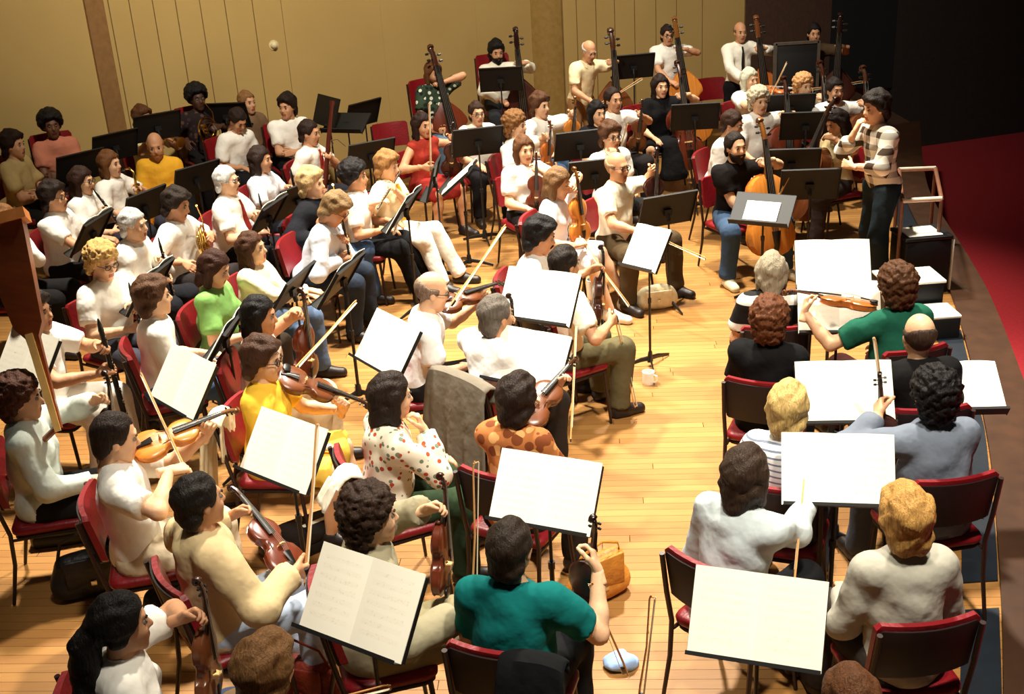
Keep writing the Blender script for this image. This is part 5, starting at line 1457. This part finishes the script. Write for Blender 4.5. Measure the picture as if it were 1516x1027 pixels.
# ------------------------------------------------------------------ loose bows and cloths
def bow_px(a, za, b, zb, label):
    """bow from its frog (photo pixel a at height za) towards pixel b; the tip height near zb follows from the bow's true length"""
    p = P(a[0], a[1], za); best = None
    for i in range(161):
        z = zb - .4 + i * .005
        q = P(b[0], b[1], z); e = abs((q - p).length - .74) + abs(z - zb) * .05
        if best is None or e < best[0]: best = (e, q)
    d = best[1] - p
    inst(bow_t(), 'bow', frame(p, d, Vector((0, -.3, 1))), label, 'bow', 'string bows')
bow_px((1176, 862), .78, (1192, 690), 1.2, 'bow of the long-haired player in pale blue')
bow_px((945, 1040), .45, (963, 880), .9, 'pale bow upright on the open floor at the bottom')
bow_px((845, 650), .62, (853, 480), 1.1, 'pale bow held upright beside the rust-brown blouse')
bow_px((430, 552), .95, (528, 443), 1.25, 'bow of the woman in the yellow dress')
bow_px((930, 1000), .25, (878, 862), .75, 'dark bow hanging beside the teal shirt')
bow_px((664, 456), 1.05, (748, 332), 1.3, 'long bow pointing up from the bald man with glasses')

def drape(M, w, h_front, h_back, rgb, label, name='draped_coat', amp=.02, flare=.45):
    """cloth hung over a chair back; local origin at the top middle, x to the front"""
    m = MB(); NU, prof = 18, []
    for k in range(7): prof.append((.035 + .02 * k / 6, -h_front * (6 - k) / 6 - .0))
    prof += [(.03, .015), (.0, .025), (-.035, .012)]
    for k in range(1, 10): prof.append((-.05 - flare * .25 * (k / 9), -h_back * k / 9))
    V = []; F_ = []
    for j, (x, z) in enumerate(prof):
        for i in range(NU + 1):
            u = -1 + 2 * i / NU; fl = abs(z)
            s = 1 if j > 8 else -1
            V.append((x + s * -1 * amp * fl * 1.6 * math.sin(u * 11 + j * .12) * 1.0, u * (w / 2 + flare * .16 * fl), z - (.03 * abs(u) ** 3 if fl < .05 else .015 * math.sin(u * 7))))
    n = NU + 1
    for j in range(len(prof) - 1):
        for i in range(NU): F_.append((j * n + i, j * n + i + 1, (j + 1) * n + i + 1, (j + 1) * n + i))
    m._add(V, F_)
    me = m.mesh(name, cloth(rgb))
    o = add(name, me); o.matrix_world = M
    sd = o.modifiers.new('thick', 'SOLIDIFY'); sd.thickness = .012; sd.offset = 0
    tag(o, label, 'coat' if 'coat' in name else 'cloth')
    return o
def chair_of(who):
    for M, w, l, cz in CHAIRS:
        if w == who: return M @ Matrix.Translation((-.262, 0, .872))
drape(chair_of('grey-haired man in front of the grey coat'), .52, .12, .80, (112, 104, 92), 'long grey-brown coat hung over a chair back')
drape(chair_of('woman in the yellow dress') @ Matrix.Translation((0, -.14, 0)), .22, .25, .66, (232, 218, 180), 'cream cardigan hanging from the yellow-dressed woman\'s chair', 'draped_cloth', .015)
drape(chair_of('woman in the floral blouse') @ Matrix.Translation((0, -.15, 0)), .14, .10, .16, (240, 234, 214), 'small white cloth over the floral-bloused woman\'s chair', 'draped_cloth', .01)
drape(chair_of('person in the teal shirt') @ Matrix.Translation((-.02, -.16, 0)), .26, .05, .50, (14, 14, 16), 'black jacket hung on the teal-shirted person\'s chair', 'draped_coat', .02)

# ------------------------------------------------------------------ bags, cases and odds and ends
def blob(name, prims, m, res=.012, cutz=None, wob=.004):
    f = Field((-.45, -.45, -.05), (.45, .45, .55), res)
    for p in prims:
        if p[0] == 'c': f.cone(p[1], p[2], p[3], p[4], p[5] if len(p) > 5 else .05)
        else: f.ell(p[1], p[2], p[3] if len(p) > 3 else .05)
    f.cut(lambda X, Y, Z: .0 - Z + 0 * X + 0 * Y)
    V, Q = f.mesh(); V = wobble(V, Q, wob, 25)
    return np_mesh(name, V, Q, m)
def shoulder_bag(pos, yaw, rgb, label, s=1.0, strap=True, tall=1.0):
    lea = mat('leather_%d' % rgb[0], rgb, .5, .18, 10, .25, 30)
    r = empty('shoulder_bag', yawM(pos, yaw) @ Matrix.Scale(s, 4)); tag(r, label, 'bag')
    add('body', blob('bag', [('c', (-.13, 0, .08), (.13, 0, .08), .075, .075), ('c', (-.12, 0, .20 * tall), (.12, 0, .20 * tall), .05, .05), ('e', (0, 0, .12), (.19, .07, .13))], lea), r)
    m = MB(); m.rings([[(x, -.085 - .01 * math.cos(x * 8), z), (x, -.075 - .01 * math.cos(x * 8), z)] + [(x, -.07, z)] for x, z in ((-.15, .1), (-.05, .08), (.05, .08), (.15, .1))], None)
    fl = MB(); fl.rbox((0, -.072, .17 * tall), .26, .02, .16 * tall, .008, .006); add('flap', fl.mesh('flap', lea), r)
    if strap:
        m = MB(); m.tube([(-.16, 0, .2 * tall), (-.12, -.03, .34), (.0, -.05, .40), (.12, -.03, .34), (.16, 0, .2 * tall)], .009, 6, .5); add('strap', m.mesh('strap', lea), r)
    bk = MB(); bk.rbox((0, -.085, .11), .03, .008, .03, .004, .002); add('buckle', bk.mesh('buckle', NICKEL), r)
    return r
p = P(885, 850, .15); shoulder_bag((p.x, p.y, 0), 30, (196, 128, 48), 'tan leather shoulder bag beside the teal shirt', .95, True, 1.2)
p = P(450, 1000, .15); shoulder_bag((p.x, p.y, 0), -20, (126, 42, 26), 'red-brown leather bag on the floor at the bottom')
p = P(138, 850, .12); shoulder_bag((p.x, p.y, 0), 20, (22, 20, 22), 'black bag on the floor behind the balding violinist', 1.1)
p = P(972, 440, .1); shoulder_bag((p.x, p.y, 0), 10, (226, 210, 170), 'cream cloth bag lying on the open floor', .9, False, .8)
p = P(258, 880, .15); shoulder_bag((p.x, p.y, 0), 50, (20, 18, 18), 'black bag under the beige jacket\'s chair', 1.0, False)
def violin_case(pos, yaw, rgb, label):
    cm = mat('case_black', rgb, .55, .15, 20, .1, 60); r = empty('violin_case', yawM(pos, yaw)); tag(r, label, 'case')
    def shell(z0, z1):
        m = MB(); o = []
        for x, w in ((-.39, .085), (-.37, .115), (-.2, .13), (0, .12), (.2, .10), (.36, .08), (.39, .06)): o.append((x, w))
        o = o + [(x, -w) for x, w in o[::-1]]
        m.rings([[(x * .98, y * .96, z0) for x, y in o], [(x, y, z0 + .01) for x, y in o], [(x, y, z1 - .015) for x, y in o], [(x * .98, y * .94, z1) for x, y in o]]); return m
    add('base', shell(0, .07).mesh('base', cm), r); add('lid', shell(.074, .13).mesh('lid', cm), r)
    m = MB(); m.tube([(-.07, -.12, .06), (-.06, -.15, .065), (.06, -.145, .065), (.07, -.115, .06)], .009, 6); add('handle', m.mesh('handle', cm), r)
    m = MB(); m.rbox((.02, .0, .133), .30, .03, .006, .01, .002); add('white_stripe', m.mesh('white_stripe', mat('white_plastic', (244, 240, 228), .4)), r)
p = P(478, 775, .1); violin_case((p.x, p.y, 0), 35, (18, 16, 18), 'black violin case with a white stripe under the yellow dress chair')
p = P(150, 800, .08)
violin_case((p.x - .1, p.y + .25, 0), 10, (26, 24, 26), 'black violin case behind the balding violinist\'s chair')
def pot(px, py, label, s=1.0, rgb=(244, 240, 230)):
    p = P(px, py, .03); r = empty('mug', yawM((p.x, p.y, 0), -40) @ Matrix.Scale(s, 4)); tag(r, label, 'mug')
    wm = mat('white_glaze', rgb, .3, .05)
    m = MB(); m.lathe([(.02, .004), (.038, .0), (.042, .02), (.043, .09), (.040, .09), (.039, .012), (.0, .01)], None, 16); add('cup', m.mesh('cup', wm), r)
    m = MB(); m.tube([(.041, 0, .075), (.068, 0, .07), (.072, 0, .045), (.06, 0, .025), (.041, 0, .02)], .006, 6); add('handle', m.mesh('handle', wm), r)
pot(960, 562, 'white mug on the floor by the free music stand', 1.1)
pot(882, 435, 'white jug on the floor behind the khaki trousers', 1.9)

p = P(914, 980, .04)
o = add('folded_cloth', blob('folded_cloth', [('e', (0, 0, .02), (.07, .04, .03)), ('e', (.05, .03, .015), (.05, .04, .03)), ('c', (-.05, .03, .03), (.03, .06, .05), .02, .018, .02), ('c', (-.03, -.03, .03), (.06, .0, .05), .018, .02, .02)], cloth((150, 180, 226)), .009, None, .014)); o.location = (p.x, p.y, 0)
tag(o, 'small crumpled pale blue cloth beside the black jacket', 'cloth')

# steps, screen, railing at the right
def rail():
    wm = mat('rail_white', (236, 222, 200), .35, .05); pm = mat('rail_post', (128, 84, 62), .45)
    r = empty('hand_rail', Matrix()); tag(r, 'white double hand rail at the curved stage edge', 'railing')
    def q(px, py, y): return at_depth(px, py, y)
    y0, y1 = 9.55, 9.9
    tl, tr = q(1331, 251, y1 + .9), q(1385, 249, y1 + .9); bl, br = q(1336, 297, y0), q(1394, 294, y0)
    for a, b in ((tl, tr), (bl, br)):
        m = MB(); m.tube([a, b], .022, 10); add('bar', m.mesh('bar', wm), r)
    for a in (tl, tr):
        m = MB(); m.tube([a, Vector((a.x, a.y, 0.0))], .018, 8); add('post', m.mesh('post', pm), r)
    for a in (bl, br):
        m = MB(); m.tube([a, Vector((a.x, a.y, 0.0 if a is bl else 0.0))], .018, 8); add('post', m.mesh('post', pm), r)
    for a, b in ((tl, bl), (tr, br)):
        m = MB(); m.tube([a, b], .018, 8); add('side_bar', m.mesh('side_bar', pm), r)
rail()
def block(name, c, s, yaw, parts_, label, cat):
    r = empty(name, yawM(c, yaw)); tag(r, label, cat)
    for n, cc, ss, m in parts_:
        mb = MB(); mb.rbox(cc, ss[0], ss[1], ss[2], .012, .004); add(n, mb.mesh(n, m), r)
BKM = mat('case_dark', (20, 20, 22), .5, .1); WTM = mat('tread_white', (240, 236, 224), .5, .05)
p = P(1372, 500, .0)
block('step_block', (p.x, p.y + .1, 0), None, 2, [('lower_riser', (0, 0, .09), (.46, .34, .18), BKM), ('lower_tread', (0, -.02, .19), (.47, .30, .02), WTM), ('upper_riser', (-.02, .34, .18), (.48, .34, .36), BKM), ('upper_tread', (-.02, .32, .37), (.49, .36, .02), WTM)], 'black step block with white treads beside the bald man', 'steps')
p = P(1372, 440, .0)
block('equipment_case', (p.x, p.y + .25, 0), None, 4, [('body', (0, 0, .24), (.40, .34, .48), BKM), ('lid', (0, 0, .50), (.42, .36, .03), BKM), ('white_edge', (.215, 0, .25), (.015, .36, .46), WTM), ('top_sheet', (-.02, -.02, .522), (.30, .26, .01), WTM)], 'black equipment case with white edges at the stage edge', 'case')
# dark screen at the back right
pa, pb = at_depth(1148, 64, 14.2), at_depth(1212, 62, 14.2)
r = empty('screen', yawM(((pa.x + pb.x) / 2, 14.2, 0), 0)); tag(r, 'black framed screen in front of the brown-shirted bassist', 'screen')
wd = (pb - pa).length; hz = pa.z
m = MB(); m.rbox((0, 0, hz / 2 + .1), wd, .03, hz - .2, .01, .004); add('board', m.mesh('board', mat('screen_black', (14, 13, 14), .6)), r)
GR = mat('screen_frame', (84, 76, 66), .5)
for s in (-1, 1):
    m = MB(); m.box((s * wd / 2, -.005, hz / 2), (.035, .045, hz)); add('upright', m.mesh('upright', GR, False), r)
m = MB(); m.box((0, -.005, hz - .01), (wd, .045, .03)); add('top_rail', m.mesh('top_rail', GR, False), r)
for s in (-1, 1):
    m = MB(); m.box((s * wd / 2, 0, .015), (.05, .36, .03)); add('foot', m.mesh('foot', GR, False), r)

# tall wooden frame slanting in at the left border
def wooden_frame():
    OR = wood_inst('harp_wood', (150, 76, 36)); PA = mat('pale_wood', (226, 180, 104), .5, .15, 8)
    a = P(2, 352, 1.95); b = P(88, 640, .98)
    r = empty('wooden_frame', Matrix()); tag(r, 'reddish-brown wooden frame slanting in at the left border', 'wooden frame')
    d = (b - a); L = d.length; M = frame(a, d, Vector((.25, -1, .2)))
    m = MB(); m.rings([[(x, -w + .02, -t), (x, w, -t), (x, w, t), (x, -w + .02, t)] for x, w, t in ((-.08, .14, .06), (0, .135, .06), (L * .46, .085, .045), (L * .52, .045, .03), (L * .98, .022, .018))], M)
    add('column', m.mesh('column', OR, True), r)
    m = MB(); m.rings([[(x, -w, t), (x, w, t), (x, w, t + .012), (x, -w, t + .012)] for x, w, t in ((L * .50, .02, .032), (L * .75, .02, .026), (L * .995, .016, .02))], M)
    add('pale_edge', m.mesh('pale_edge', PA), r)
    m = MB(); m.rings([[(x, -.16, -.075), (x, .165, -.075), (x, .165, .075), (x, -.16, .075)] for x in (-.12, -.06)], M); add('cap', m.mesh('cap', mat('cap_wood', (214, 132, 62), .45)), r)
    top = M @ Vector((.05, -.1, 0))
    m = MB(); m.tube([top, Vector((top.x - .7, top.y - .15, 0.0))], [.05, .035], 8); add('rear_leg', m.mesh('rear_leg', OR), r)
    lo_ = M @ Vector((L * .97, 0, 0))
    m = MB(); m.tube([lo_, Vector((top.x - .66, top.y - .14, .12))], [.018, .018], 6); add('cross_bar', m.mesh('cross_bar', OR), r)
wooden_frame()
